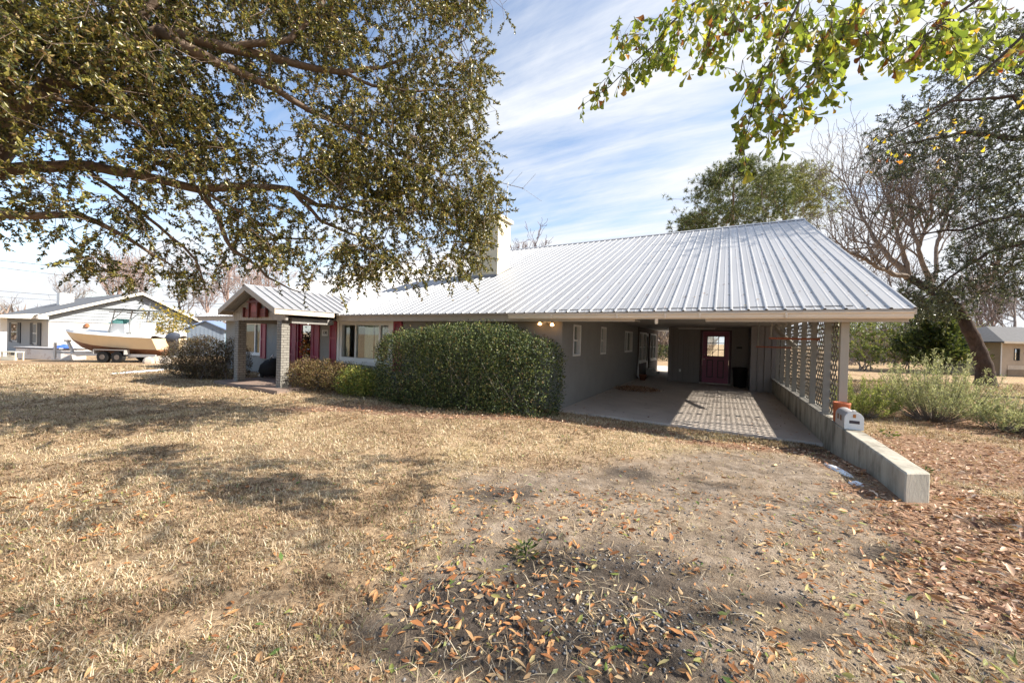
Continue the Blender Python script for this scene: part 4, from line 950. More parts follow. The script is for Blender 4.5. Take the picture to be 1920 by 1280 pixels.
for (gx0, gy0, ra, rb, k_) in ((150, 850, 2.0, .35, 46), (430, 905, 1.3, .22, 30), (60, 960, 1.2, .3, 26), (330, 1010, 1.1, .2, 22), (720, 960, .9, .16, 16), (620, 1080, .7, .14, 18), (250, 1150, .8, .14, 22), (900, 1200, .6, .14, 6), (1120, 1190, .6, .16, 4),
                              (1350, 1120, .6, .12, 2), (1000, 1100, .5, .12, 4), (1480, 1200, .5, .1, 3), (1640, 1080, .6, .12, 5), (1800, 1000, .8, .25, 22), (1880, 900, 1.0, .4, 18), (1240, 930, .7, .15, 8), (1750, 1200, .5, .12, 10), (480, 1240, .7, .12, 18)):
    g0 = gp(gx0, gy0, .1)
    for _ in range(int(k_*.5)):
        zz = U(5.0, 8.8); a, b_ = rng.normal(0, ra*.8), rng.normal(0, rb*.9)
        p_ = g0+np.array([a*RIGHT[0]+b_*FWD[0], a*RIGHT[1]+b_*FWD[1], 0])+np.array([1.21, .48, 1.0])*zz
        qx, qy, qd = to_px(p_)
        if qd < .2 or qx > 2060 or qy < -150: T3.append(p_)
T3 = np.array(T3)
limbs += [([fork, W(8.2, .2, 6.6), W(6.5, .3, 7.4)], [.02, .012, .006]), ([fork, W(9.2, .9, 6.5), W(7.6, 1.6, 7.2)], [.02, .012, .006]), ([fork, W(8.6, .5, 6.8), W(7.2, .6, 8.2)], [.02, .012, .006])]
T = np.vstack([T1, T2, T3]); wood, dirs = grow_to(limbs, T, step=.22, rtip=.0014, droop=.1, wobble=.018, expo=.45, rmax=.007)
n1, n2 = len(T1), len(T1)+len(T2)
bl = LEAF('spoon_leaf', [(0, (.085, .115, .022)), (.35, (.16, .20, .035)), (.7, (.25, .28, .05)), (.9, (.38, .31, .05)), (.96, (.30, .12, .04)), (1, (.16, .06, .03))], .52, .4, 1.7)
c, ax, nm, sz, tw = sprays(T1, dirs[:n1], 8, .13, .7, .084, .55); join(wood, tw)
ax = unit(ax+np.array([0, 0, -.55]))
scatter('crown', T_LOBE, F_LOBE, c, ax, nm, sz, bl, bo)
c, ax, nm, sz, tw = sprays(T2, dirs[n1:n2], 3, .12, .5, .055, .6); join(wood, tw)
scatter('yellow_leaves', T_LOBE, F_LOBE, c, ax, nm, sz, LEAF('yellow_leaf', [(0, (.32, .07, .03)), (.25, (.55, .30, .03)), (.7, (.62, .45, .05)), (1, (.25, .28, .05))], .45, .4, 1.5), bo)
c, ax, nm, sz, tw = sprays(T3, dirs[n2:], 15, .42, .3, .085, .7)
scatter('shading_crown', T_LOBE, F_LOBE, c, ax, nm, sz, bl, bo)
join(wood, tw).build('trunk', M('dark_oak_bark', (.075, .06, .05), .9, var=.3, vs=9, bump=.6, bs=40), bo, smooth=True)

# --- clipped hedge and shrubs along the front
def shrub(name, label, cat, blobs, nleaf, lsize, mat, stem_n=14, group=None, T_=T_OVAL, F_=F_OVAL, fill=.25, up=.3, jag=.05, box=False, floor=.04):
    b0 = np.array([q[:3] for q in blobs]).mean(0); z0 = float(H(b0[0], b0[1])); r_ = empty(name, (b0[0], b0[1], z0), label, cat, group)
    tot = sum((q[3]*q[4]+q[4]*q[5]+q[3]*q[5]) for q in blobs); C_, A_, N_ = [], [], []
    for (x, y, z, a, b, c_) in blobs:
        m_ = int(nleaf*(a*b+b*c_+a*c_)/tot); d_ = rdir(m_)
        if box:
            d_ = U(-1, 1, (m_, 3)); fc = rng.choice(3, m_, p=np.array([b*c_, a*c_, a*b])/(a*b+b*c_+a*c_)); d_[np.arange(m_), fc] = np.sign(d_[np.arange(m_), fc])
            d_ /= (np.abs(d_)**3.6).sum(1, keepdims=True)**(1/3.6)
        lump = 1+jag*3.4*(fbm(d_[:, 0]*3+x*3, d_[:, 1]*3+d_[:, 2]*4, 1.6, 4)-.5)
        s = np.where(U(0, 1, m_) < fill, U(.45, .95, m_), 1+rng.normal(0, jag, m_)-.02)*lump
        p = d_*np.array([a, b, c_])*s[:, None]; C_.append(p+[x, y, z]); nn = unit(d_/np.array([a, b, c_]))
        A_.append(unit(nn*.4+rng.normal(size=(m_, 3))*.75+[0, 0, up])); N_.append(nn*.6+rng.normal(size=(m_, 3))*.7)
    C_ = np.vstack(C_); A_ = np.vstack(A_); N_ = np.vstack(N_); k = C_[:, 2] > H(C_[:, 0], C_[:, 1])+floor
    C_, A_, N_ = C_[k], A_[k], N_[k]
    scatter('foliage', T_, F_, C_, A_, N_, U(lsize*.6, lsize*1.3, len(C_)), mat, r_)
    mb = MB()
    for i in range(stem_n):
        x, y, z, a, b, c_ = blobs[i % len(blobs)]; e = np.array([x+U(-.75, .75)*a, y+U(-.75, .75)*b, z+U(-.2, .7)*c_]); s0 = np.array([x+U(-.6, .6)*a, y+U(-.5, .5)*b, float(H(x, y))-.05])
        mid = (s0+e)/2+rng.normal(0, .05, 3); mb.tube([s0, mid, e], [.016, .011, .004], 5)
    mb.build('stems', bark_g, r_); return r_
hedge_m = LEAF('hedge_leaf', [(0, (.01, .017, .008)), (.4, (.034, .054, .019)), (.72, (.08, .112, .036)), (.90, (.20, .235, .07)), (.95, (.20, .10, .05)), (1, (.34, .37, .13))], .13, .5, 1.4, .3)
hb = [(-2.55, -1.28, .84, 1.20, .84, .84), (-1.45, -1.25, .88, 1.2, .84, .93), (-.52, -1.12, .70, .86, .80, .90), (-3.25, -1.22, .74, .74, .72, .82)]
shrub('hedge', 'big clipped evergreen hedge in front of the house wall beside the carport', 'hedge', hb, 84000, .046, hedge_m, 60, box=True, fill=.3, jag=.042, floor=.0)
hg = bpy.data.objects['hedge']; n = 260; k = rng.choice(4, n, p=[.32, .32, .2, .16]); h4 = np.array(hb)[k]; dd = rdir(n); dd[:, 2] = np.abs(dd[:, 2])*1.3+.1; dd /= (np.abs(dd)**3.6).sum(1, keepdims=True)**(1/3.6)
s0 = h4[:, :3]+dd*h4[:, 3:]*.93; vv = unit(dd*.6+rng.normal(0, .3, (n, 3))+[0, 0, .55]); ln_ = U(.06, .22, n); mb = MB()
for a, v_, l_ in zip(s0, vv, ln_): mb.tube([a-v_*.08, a+v_*l_*.5, a+v_*l_], [.003, .0025, .001], 3, cap=False)
tag(mb.build('shoots', M('hedge_shoot', (.16, .13, .07), .8), hg), kind='stuff')
t = U(.1, 1, (n, 9)); c = s0[:, None]+vv[:, None]*(t*ln_[:, None])[..., None]; c = c.reshape(-1, 3)
scatter('shoot_leaves', T_OVAL, F_OVAL, c, unit(np.repeat(vv, 9, 0)*.5+rng.normal(0, .7, (len(c), 3))), rdir(len(c)), U(.03, .055, len(c)), LEAF('hedge_shoot_leaf', [(0, (.07, .09, .025)), (.5, (.18, .21, .06)), (.9, (.36, .36, .12)), (1, (.3, .13, .06))], .25), hg)
brs = LEAF('russet_leaf', [(0, (.05, .035, .02)), (.35, (.13, .085, .04)), (.7, (.24, .16, .075)), (.9, (.28, .25, .08)), (1, (.24, .11, .06))], .2, .5)
shrub('brown_shrub', 'low russet brown shrub below the front door between porch and hedge', 'shrub', [(-7.2, -1.35, .36, .62, .55, .42), (-6.45, -1.3, .38, .62, .55, .42), (-5.8, -1.25, .36, .5, .5, .40)], 17000, .045, brs, 24, fill=.3, jag=.09)
grs = LEAF('nandina_leaf', [(0, (.05, .07, .018)), (.4, (.14, .18, .04)), (.75, (.27, .29, .07)), (.93, (.40, .36, .08)), (1, (.26, .09, .04))], .3, .45)
shrub('green_shrub', 'low bright green shrub under the big window left of the hedge', 'shrub', [(-5.05, -1.3, .30, .5, .5, .40), (-4.6, -1.3, .27, .42, .42, .36)], 8500, .055, grs, 14, fill=.3, jag=.13)
dks = LEAF('dark_shrub_leaf', [(0, (.02, .015, .01)), (.35, (.06, .04, .024)), (.7, (.12, .085, .045)), (.9, (.14, .13, .05)), (1, (.22, .11, .06))], .2, .5)
shrub('dark_shrub', 'rounded dark brown shrub standing left of the brick porch column', 'shrub', [(-12.35, -2.25, .55, .72, .65, .66), (-11.5, -2.15, .62, .75, .62, .70), (-10.75, -1.7, .5, .5, .5, .75)], 26000, .05, dks, 26, fill=.3, jag=.07)
shrub('back_hedge', 'dark green hedge seen through the gap behind the carport', 'hedge', [(-2.2, 27.5, .3, 3.2, .7, .95)], 6000, .16, hedge_m, 8, box=True)

# --- feathery grey green shrubs right of the carport: upright shoots with short needles
def feathery(label, x, y, rx, h, n, lean=(0, 0), mat=None, spread=.5):
    z0 = float(H(x, y)); r_ = empty('feathery_shrub', (x, y, z0), label, 'shrub', 'feathery shrubs beside the carport wall')
    mb = MB(); C_, A_ = [], []
    for i in range(n):
        a = U(0, 6.28); q = math.sqrt(U(0, 1)); b0 = np.array([x+rx*.25*q*math.cos(a), y+rx*.25*q*math.sin(a), z0])
        hh = h*U(.45, 1.12)*(1-.45*q*q); tip = np.array([x+rx*q*math.cos(a)+lean[0]*hh, y+rx*q*math.sin(a)+lean[1]*hh, z0+hh])
        s = np.linspace(0, 1, 7)[:, None]; mid = (b0+tip)/2+np.array([(tip-b0)[0]*.25, (tip-b0)[1]*.25, -.12*hh]); P = b0*(1-s)**2+2*mid*s*(1-s)+tip*s*s
        mb.tube(P, np.linspace(.006, .0015, 7), 3, cap=False)
        m_ = 90; t = U(.24, 1.02, m_)**.7; C_.append(b0*((1-t)**2)[:, None]+2*mid*(t*(1-t))[:, None]+tip*(t*t)[:, None]+rng.normal(0, .008+.014*spread, (m_, 3)))
        A_.append(unit(unit(tip-mid)*.8+rng.normal(size=(m_, 3))*.55))
    C_ = np.vstack(C_); A_ = np.vstack(A_)
    mb.build('stems', bark_g, r_)
    scatter('foliage', [(0, -.05, 0), (0, .05, 0), (1, 0, 0), (.5, .09, 0), (.5, -.09, 0)], [(0, 4, 1), (1, 4, 3), (3, 4, 2)], C_, A_, rdir(len(C_)), U(.03, .07, len(C_)), mat or fea, r_)
fea = LEAF('feathery_leaf', [(0, (.15, .165, .08)), (.4, (.31, .325, .185)), (.75, (.48, .475, .31)), (.93, (.60, .57, .40)), (1, (.28, .19, .11))], .4, .6, 1.2, .2)
fea2 = LEAF('green_feathery_leaf', [(0, (.11, .14, .045)), (.5, (.23, .27, .085)), (1, (.42, .42, .17))], .4, .6, 1.2, .2)
feathery('rounded green feathery shrub directly behind the carport corner post', 5.75, 2.75, .62, .85, 95, (.0, 0), fea2)
feathery('tallest upright feathery shrub in the middle of the three beside the carport', 6.95, 3.2, 1.0, 1.36, 200, (.05, .05))
feathery('low sprawling feathery shrub leaning to the right edge of the view', 7.75, 2.7, .8, .72, 130, (.75, -.15))
# weeds and sprigs
wm = LEAF('weed_leaf', [(0, (.03, .045, .018)), (.6, (.085, .11, .035)), (1, (.28, .30, .07))], .35)
for (px, py, s, n, lab) in ((985, 1050, .10, 50, 'dark green weed tuft growing in the bare driveway soil'), (1668, 812, .16, 26, 'bright yellow green sprig in the leaf litter beside the mailbox'), (1735, 888, .10, 16, 'small green sprig at the front end of the low concrete wall'),
                          (1680, 745, .2, 26, 'yellow green sprig between the feathery shrubs')):
    c0 = gp(px, py, .15); c0[2] = float(H(c0[0], c0[1])); w_ = empty('weed', tuple(c0), lab, 'plant', 'small weeds')
    a = U(0, 6.28, n); q = U(.1, 1, n); P = c0+np.stack([s*.7*q*np.cos(a), s*.7*q*np.sin(a), s*U(.05, .8, n)*(1.1-q*.6)], 1)
    scatter('leaves', T_OVAL, F_OVAL, P, np.stack([np.cos(a), np.sin(a), U(-.2, .9, n)], 1), rdir(n)+[0, 0, 1], U(.3, .6, n)*s, wm, w_)
    mb = MB()
    for i in range(6): mb.tube([c0, (c0+P[i])/2+[0, 0, .02], P[i]], [.003, .002, .001], 3)
    mb.build('stem', wm, w_)
# leftover snow
sn = M('old_snow', (.80, .83, .88), .6, var=.06, vs=6, bump=.4, bs=25)
for (cx, cy, ln, wd2, an0, lab) in ((4.28, -2.25, .30, .05, 1.75, 'thin strip of old snow beside the low concrete wall'), (4.33, -2.78, .06, .05, .3, 'tiny patch of old snow near the front end of the low wall'), (-15.6, -2.4, 1.25, .35, 2.2, 'patch of old snow on the lawn left of the dark shrub')):
    t = np.linspace(0, 2*math.pi, 40)[:-1]; rr_ = 1+.35*(fbm(np.cos(t)*2+cx, np.sin(t)*2+cy, 1.7, 3)-.5)*2
    ex = ln*rr_*np.cos(t); ey = wd2*rr_*np.sin(t); x = cx+ex*math.cos(an0)-ey*math.sin(an0); y = cy+ex*math.sin(an0)+ey*math.cos(an0)
    top = [(a, b, float(H(a, b))+.012) for a, b in zip(x, y)]; ctr = (cx, cy, float(H(cx, cy))+.035); low = [(cx+(a-cx)*1.05, cy+(b-cy)*1.05, float(H(a, b))-.02) for a, b in zip(x, y)]; k = len(t)
    o = MB().add(top+[ctr]+low, [(i, (i+1) % k, k) for i in range(k)]+[(k+1+i, k+1+(i+1) % k, (i+1) % k, i) for i in range(k)]).build('snow_patch', sn, None, smooth=True)
    tag(o, lab, 'snow', 'patches of old snow')
# ------------------------------------------------------------------ leafless trees: three grown once, then copied
def grow_branch(g, mbs, p, d, L, r, lev, levels, up, spread, nk, lenr, fork, rmin, cut):
    k = 5 if lev < 3 else 3; P = [p]; q = p.copy(); e = d.copy()
    for _ in range(k):
        e = unit(e+g.normal(0, .09+.025*lev, 3)+np.array([0, 0, up*.22])); q = q+e*L/k; P.append(q.copy())
    mbs[0 if lev < cut else 1].tube(P, np.maximum(np.linspace(r, r*.62, k+1), rmin), 7 if lev == 0 else 5 if lev < 3 else 3, cap=False)
    if lev >= levels: return
    ch = g.integers(nk[0], nk[1]+1)+(1 if 0 < lev < 4 else 0)
    for c in range(ch):
        t = 1.0 if c == 0 else g.uniform(fork, .98); a = P[int(t*k)]
        v = unit(e*(1.0 if c == 0 else .75)+unit(g.normal(size=3))*spread*(.45 if c == 0 else 1.0)+np.array([0, 0, up]))
        grow_branch(g, mbs, np.array(a), v, L*lenr*g.uniform(.75, 1.1), r*(.66 if c == 0 else .5), lev+1, levels, up, spread, nk, lenr, fork, rmin, cut)
def bare_tree(seed, h, r0, levels=5, up=.25, spread=.62, nk=(2, 3), lenr=.74, fork=.35):
    g = np.random.default_rng(seed); tr, tw = MB(), MB()
    grow_branch(g, (tr, tw), np.zeros(3)-[0, 0, .3], np.array([.03, .02, 1.0]), h*.30, r0, 0, levels, up, spread, nk, lenr, fork, .012, 2)
    f_ = h/max(p_[2] for p_ in tw.v)
    for b_ in (tr, tw): b_.v = [(x*f_, y*f_, z*f_) for x, y, z in b_.v]
    return tr, tw
def tree_at(tr, tw, mat, tag_):
    r_ = empty('bare_tree', (0, 0, 0), *tag_); tr.build('trunk', mat, r_); tw.build('branches', mat, r_); return r_
def dup(o, loc, rz, s, label):
    c = o.copy(); COL.objects.link(c); c.location = loc; c.rotation_euler = (0, 0, rz); c.scale = (s, s, s); c['label'] = label
    for ch_ in [q for q in o.children]:
        e = ch_.copy(); COL.objects.link(e); e.parent = c
    return c
twA = M('pinkish_twig_bark', (.30, .215, .185), .9, var=.2, vs=3); twB = M('grey_twig_bark', (.235, .20, .18), .9, var=.25, vs=3); twC = M('reddish_twig_bark', (.20, .135, .125), .9, var=.2, vs=3)
GR = 'bare winter trees behind the houses'
def gz_(x, y): return float(H(x, y))
protos = []
for sd, hh, m_, lv in ((1, 11.5, twA, 6), (2, 12, twB, 6), (5, 12, twC, 6)):
    tr, tw = bare_tree(sd, hh, .17, lv, up=.22 if sd != 5 else .12, spread=.66, nk=(2, 3)); protos.append((tr, tw, m_))
SPOTS = [ # pixel column, distance, kind, scale, label
    (205, 44, 0, 1.05, 'pinkish bare tree rising behind the middle of the white neighbour house'), (270, 52, 0, 1.2, 'bare tree behind the gable peak of the white neighbour house'),
    (330, 46, 1, .95, 'grey bare tree behind the yellow leaved small tree'), (430, 48, 0, 1.15, 'pale pink bare tree standing left of the porch roof'),
    (500, 55, 0, 1.2, 'pale pink bare tree seen just above the porch roof'), (455, 64, 1, 1.2, 'farther grey bare tree between the blue shed and the porch'), (130, 58, 1, 1.0, 'thin bare tree behind the chimney end of the neighbour house'), (20, 60, 1, .62, 'lowest bare tree at the far left edge behind the neighbour roof'), (385, 60, 0, 1.0, 'bare tree directly above the blue grey shed'),
    (1010, 46, 2, 1.33, 'rounded reddish bare tree top peeping over the roof ridge by the chimney'), (972, 50, 1, 1.25, 'slim grey bare tree top next to the chimney above the ridge'),
    (1600, 36, 1, 1.25, 'grey bare tree rising directly behind the right end of the roof'), (1665, 44, 1, 1.2, 'bare tree behind the lattice screen and the green thicket'), (1530, 46, 1, 1.45, 'bare tree between the pines and the leaning tree'),
    (1780, 48, 0, 1.0, 'pale bare tree behind the leaning trunk'), (1820, 42, 1, .95, 'grey bare tree just left of the tan shed roof'), (1880, 46, 0, 1.1, 'pale bare tree above the tan shed roof'), (1930, 52, 1, 1.2, 'bare tree at the right edge behind the tan shed'),
    (1725, 56, 0, 1.0, 'distant bare tree behind the dark cedar'), (1860, 62, 0, 1.0, 'most distant pale bare tree behind the tan shed'), (1245, 55, 0, 1.1, 'bare tree seen through the open gap behind the carport'), (1640, 60, 0, 1.1, 'distant pale bare tree seen under the eave end'),
    (1605, 50, 2, .7, 'short reddish bare tree low behind the corner post'), (1655, 38, 1, .55, 'short grey bare tree just behind the green thicket'), (1700, 48, 0, .7, 'pale bare tree low between thicket and cedar'), (1790, 36, 1, .6, 'short bare tree between the cedar and the leaning trunk'),
    (1845, 54, 2, .8, 'reddish bare tree directly behind the leaning trunk base'), (1900, 40, 1, .9, 'dense grey bare tree right above the shed window'), (1570, 58, 0, 1.3, 'tall pale bare tree behind the roof end'), (240, 38, 1, .7, 'short grey bare tree left of the gable peak'), (480, 40, 0, .8, 'short pink bare tree close behind the porch gable')]
used = {}
for i, (px, d, k, s, lab) in enumerate(SPOTS):
    loc = W((px-960)/FPX*d, d); loc[2] = gz_(loc[0], loc[1])
    if k not in used:
        used[k] = o = tree_at(*protos[k], (lab, 'tree', GR)); o.location = loc; o.scale = (s, s, s)
    else: dup(used[k], loc, (i*2.4) % 6.28, s, lab)
# scrub far off
n = 30000; pxs = np.where(U(0, 1, n) < .5, U(1560, 2100, n), U(-250, 620, n)); kk = U(0, 1, n) < .12; pxs[kk] = U(1150, 1330, kk.sum())
d = 40+55*U(0, 1, n)**1.3; P = EYE+np.zeros((n, 3)); r_ = (pxs-960)/FPX*d
P[:, 0] += r_*RIGHT[0]+d*FWD[0]; P[:, 1] += r_*RIGHT[1]+d*FWD[1]; P[:, 2] = H(P[:, 0], P[:, 1])*(1-sm(60, 200, d))+U(-.3, 4.6, n)*fbm(pxs, d, .03, 3)
o = scatter('far_scrub', [(0, -.02, 0), (0, .02, 0), (.5, .03, .05), (1, 0, 0), (.5, -.03, .0)], [(0, 1, 2), (0, 2, 4), (4, 2, 3)], P, rdir(n)*.6+[0, 0, .8], rdir(n), U(1.0, 3.4, n),
            LEAF('scrub_twig', [(0, (.12, .09, .07)), (.5, (.27, .20, .165)), (.85, (.40, .31, .26)), (1, (.13, .14, .06))], .1))
tag(o, 'grey brown scrub and brush at the far edge of the yards', 'brush', kind='stuff')

# ------------------------------------------------------------------ pines behind the roof
pine_m = LEAF('pine_needle', [(0, (.03, .045, .022)), (.4, (.08, .105, .04)), (.8, (.17, .19, .065)), (1, (.28, .28, .10))], .25, .5)
pine_l = LEAF('pale_pine_needle', [(0, (.07, .08, .035)), (.4, (.17, .18, .065)), (.8, (.29, .28, .10)), (1, (.40, .35, .15))], .3, .5)
pbark = M('pine_bark', (.16, .10, .07), .9, var=.3, vs=4)
T_TUFT = []; F_TUFT = []
g_ = np.random.default_rng(3)
for k in range(15):
    v = unit(g_.normal(size=3)*.75+np.array([.85, 0, .15])); w_ = unit(np.cross(v, g_.normal(size=3)))*.055; i = len(T_TUFT)
    T_TUFT += [tuple(-w_), tuple(w_), tuple(v)]; F_TUFT.append((i, i+1, i+2))
def pine(px, d, ytop, ybase_crown, rpx, n, label, mat, lean=0):
    b0 = W((px-960)/FPX*d, d); b0[2] = gz_(b0[0], b0[1]); top = at(px+lean, ytop, d)[2]; cb = at(px, ybase_crown, d)[2]; R_ = rpx/FPX*d
    r_ = empty('pine_tree', tuple(b0), label, 'tree', 'pines behind the carport roof')
    tr = [b0-[0, 0, .3], b0+[.1, .1, (top-b0[2])*.4], b0+[.0, .2, (top-b0[2])*.75], np.array([b0[0], b0[1], top-.6])]
    T = []
    while len(T) < n:
        h = U(0, 1); z = cb+(top-cb)*h; rmax = R_*(1-.78*h**2.2)*(.75+.5*vnoise(np.array(h*7+px), np.array(3.3)))
        nb_ = int(7); a0 = int(U(0, nb_))*6.28/nb_+h*9; q = rmax*U(.35, 1)
        T.append([b0[0]+q*math.cos(a0+rng.normal(0, .22)), b0[1]+q*math.sin(a0+rng.normal(0, .22)), z+q*.22+rng.normal(0, .25)])
    T = np.array(T); T = T[fbm(T[:, 0]*1.0+px, T[:, 1]+T[:, 2]*1.3, .42, 3) > .40]
    wood, dirs = grow_to([(np.array(tr), [.26, .22, .15, .05])], T, step=.8, rtip=.014, droop=-.05, wobble=.05)
    wood.build('trunk', pbark, r_)
    k = 5; c = np.repeat(T, k, 0)+rng.normal(0, .22, (len(T)*k, 3)); ax = np.repeat(dirs, k, 0)+rng.normal(0, .45, (len(c), 3))+[0, 0, .35]
    scatter('crown', T_TUFT, F_TUFT, c, ax, rdir(len(c)), U(.28, .48, len(c)), mat, r_)
pine(1366, 38, 318, 445, 112, 900, 'dark green pine tree directly behind the roof ridge', pine_m)
pine(1462, 43, 322, 430, 92, 620, 'paler yellow green pine tree to the right of the dark pine', pine_l, 10)
pine(1290, 45, 410, 450, 40, 160, 'low dark pine top at the left end of the pines', pine_m)

# ------------------------------------------------------------------ leaning tree and evergreen at the right
root = at(1850, 722, 16.0); root[2] = gz_(root[0], root[1])
ln = empty('leaning_tree', tuple(root), 'tree with a dark trunk leaning left and bare limbs spreading up behind the roof', 'tree')
tk = [(1846, 690, 16, .26), (1836, 655, 16, .235), (1815, 610, 16, .215), (1795, 577, 16.2, .195), (1748, 546, 16.6, .165), (1702, 520, 17, .16)]
P, R = A3(tk); P = [root-[0, 0, .3], root+[0, 0, .15]]+P; R = [.52, .35]+R
P2, R2 = polyres(P, R, .12); P2 = wob(P2, .03); R2 = R2*(1+.22*(fbm(np.arange(len(R2))*.9, 0*R2, .35, 2)-.5))
bl_ = M('dark_leaning_bark', (.07, .052, .045), .95, var=.5, vs=9, bump=1.0, bs=26, stretch=(1, 1, .3), stain=((.19, .175, .155), 4, .6), spec=.1)
MB().tube(P2, R2, 14).build('trunk', bl_, ln, smooth=True)
limbs = []
for seq in ([(1702, 520, 17, .12), (1660, 470, 17.2, .08), (1625, 425, 17.4, .05), (1600, 370, 17.6, .03), (1570, 315, 17.8, .012)], [(1702, 520, 17, .10), (1690, 455, 16.8, .06), (1665, 380, 16.6, .04), (1645, 320, 16.5, .015)],
            [(1748, 546, 16.6, .10), (1722, 470, 16.2, .06), (1705, 390, 16, .04), (1695, 320, 15.8, .022), (1700, 275, 15.7, .01)], [(1748, 546, 16.6, .08), (1760, 450, 17, .05), (1785, 370, 17.2, .04), (1800, 300, 17.3, .012)],
            [(1702, 520, 17, .10), (1640, 500, 16.5, .06), (1590, 470, 16.2, .03), (1550, 430, 16, .01)], [(1795, 577, 16.2, .06), (1850, 540, 16, .04), (1880, 480, 15.6, .02)], [(1720, 470, 16.2, .06), (1750, 400, 15.6, .04), (1745, 330, 15.3, .012)]): limb(seq)
wood = MB(); g = np.random.default_rng(21)
for P, R in limbs:
    P2, R2 = polyres(P, R, .2); P2 = wob(P2, .03); R2 = R2*1.25; wood.tube(P2, R2, 8); m_ = len(P2)
    for k in range(21):
        i = int(g.uniform(.18, 1)**.8*(m_-2)); d0 = unit(P2[i+1]-P2[i]); v = unit(d0*.7+unit(g.normal(size=3))*.75+[0, 0, .3])
        grow_branch(g, (wood, wood), P2[i].copy(), v, g.uniform(.9, 1.9), max(R2[i]*.5, .02), 2, 5, .16, .62, (2, 2), .72, .3, .0075, 2)
wood.build('limbs', M('pale_limb_bark', (.27, .22, .185), .9, var=.3, vs=6), ln)
T = np.array([at(U(1685, 1815), U(535, 598), 15.8+rng.normal(0, .4)) for _ in range(130)])
dkl = LEAF('dark_evergreen_leaf', [(0, (.02, .026, .016)), (.4, (.05, .062, .03)), (.8, (.10, .115, .05)), (1, (.22, .23, .12))], .22, .36, 1.4, .6)
c, ax, nm, sz, tw = sprays(T, np.tile([-.4, 0, .1], (len(T), 1)), 46, .5, .25, .11, .8); scatter('leaf_clusters', T_OVAL, F_OVAL, c, ax, nm, sz, dkl, ln)
root = W(19.5, 11.5); root[2] = gz_(root[0], root[1])
ev = empty('dark_evergreen', tuple(root), 'dark evergreen oak reaching in from the right edge above the tan shed', 'tree')
fork = root+[-.2, 0, 3.6]; limbs = []
limb([(1990, 330, 12, .14), (1920, 262, 12, .09), (1800, 248, 12, .06), (1741, 262, 12, .04), (1670, 278, 12.2, .012)], fork); limb([(1990, 200, 12.5, .12), (1925, 140, 12.5, .07), (1850, 110, 12.6, .03), (1800, 90, 12.6, .01)], fork+[0, 0, .6])
limb([(1990, 480, 12, .10), (1925, 452, 12, .08), (1850, 475, 12.2, .05), (1780, 520, 12.6, .03), (1720, 565, 13, .01)], fork); limb([(1990, 410, 11.5, .10), (1900, 402, 11.5, .06), (1800, 432, 11.8, .04), (1700, 440, 12, .012)], fork)
limb([(1990, 290, 11, .10), (1900, 180, 11, .05), (1780, 190, 11.2, .03), (1700, 230, 11.4, .01)], fork)
limbs.append(([fork, W(20, 13, 7), W(21, 14, 10)], [.2, .15, .06])); 
n = 5200; px = U(1590, 2150, n); py = U(20, 600, n)
ok = inpoly(px, py, [(1600, 290), (1650, 222), (1720, 190), (1745, 140), (1790, 75), (1850, 45), (2150, 20), (2150, 560), (1850, 555), (1805, 560), (1765, 588), (1700, 575), (1690, 550), (1745, 515), (1790, 468), (1755, 425), (1690, 415), (1655, 385), (1735, 352), (1720, 325), (1640, 335), (1600, 305)])
ok &= U(0, 1, n) < .18+1.5*sm(.42, .62, fbm(px+300, py, .013, 4))+.5*sm(1720, 1860, px)
T = np.array([at(a, b, 12+rng.normal(0, .9)) for a, b in zip(px[ok], py[ok])]); T = np.vstack([T, root+np.stack([U(-3, 6, 500), U(-4, 5, 500), U(5, 11, 500)], 1)])
wood, dirs = grow_to(limbs, T, step=.45, rtip=.005, droop=.08, wobble=.05)
c, ax, nm, sz, tw = sprays(T, dirs, 60, .55, .1, .064, .9)
MB().tube([root-[0, 0, .3], root+[0, 0, 1.5], fork], [.42, .33, .26], 12).build('trunk', bl_, ev, smooth=True)
wood.build('branches', bl_, ev); scatter('crown', T_OVAL, F_OVAL, c, ax, nm, sz, dkl, ev)

# cedar and thicket behind the lattice
ced = LEAF('cedar_leaf', [(0, (.02, .032, .012)), (.4, (.055, .08, .022)), (.8, (.11, .14, .035)), (1, (.20, .22, .06))], .25, .5)
T_SPIKE = [(0, -.05, 0), (0, .05, 0), (1, 0, 0), (.35, -.28, .05), (.3, .28, -.05), (.7, -.22, 0), (.65, .22, 0)]; F_SPIKE = [(0, 1, 2), (0, 3, 1), (0, 1, 4), (2, 5, 0), (2, 0, 6)]
b0 = W((1748-960)/FPX*23.5, 23.5); z0 = gz_(b0[0], b0[1])
cdr = empty('cedar_tree', (b0[0], b0[1], z0), 'bushy dark green cedar growing behind the feathery shrubs', 'tree')
mb = MB().tube([b0+[0, 0, z0-.2], b0+[.05, 0, z0+2], b0+[0, .05, z0+4.4]], [.14, .10, .03], 8); C_, A_ = [], []
for i in range(170):
    h = U(.04, 1)**.9; a = U(0, 6.28); L = 2.1*(1-h*.82)*U(.65, 1.12); s0 = b0+[0, 0, z0+.2+4.3*h]; e = s0+np.array([L*math.cos(a), L*math.sin(a), .42*L-.1]); mb.tube([s0, (s0+e)/2+[0, 0, -.06], e], [.02, .014, .005], 4)
    m_ = int(40+55*L); t = U(.22, 1.05, m_); C_.append(s0+(e-s0)*t[:, None]+rng.normal(0, .10+.05*L, (m_, 3))); A_.append(unit(unit(e-s0)*.6+rng.normal(size=(m_, 3))*.45+[0, 0, .35]))
C_ = np.vstack(C_); mb.build('trunk', bark_g, cdr); scatter('crown', T_SPIKE, F_SPIKE, C_, np.vstack(A_), rdir(len(C_)), U(.12, .26, len(C_)), ced, cdr)
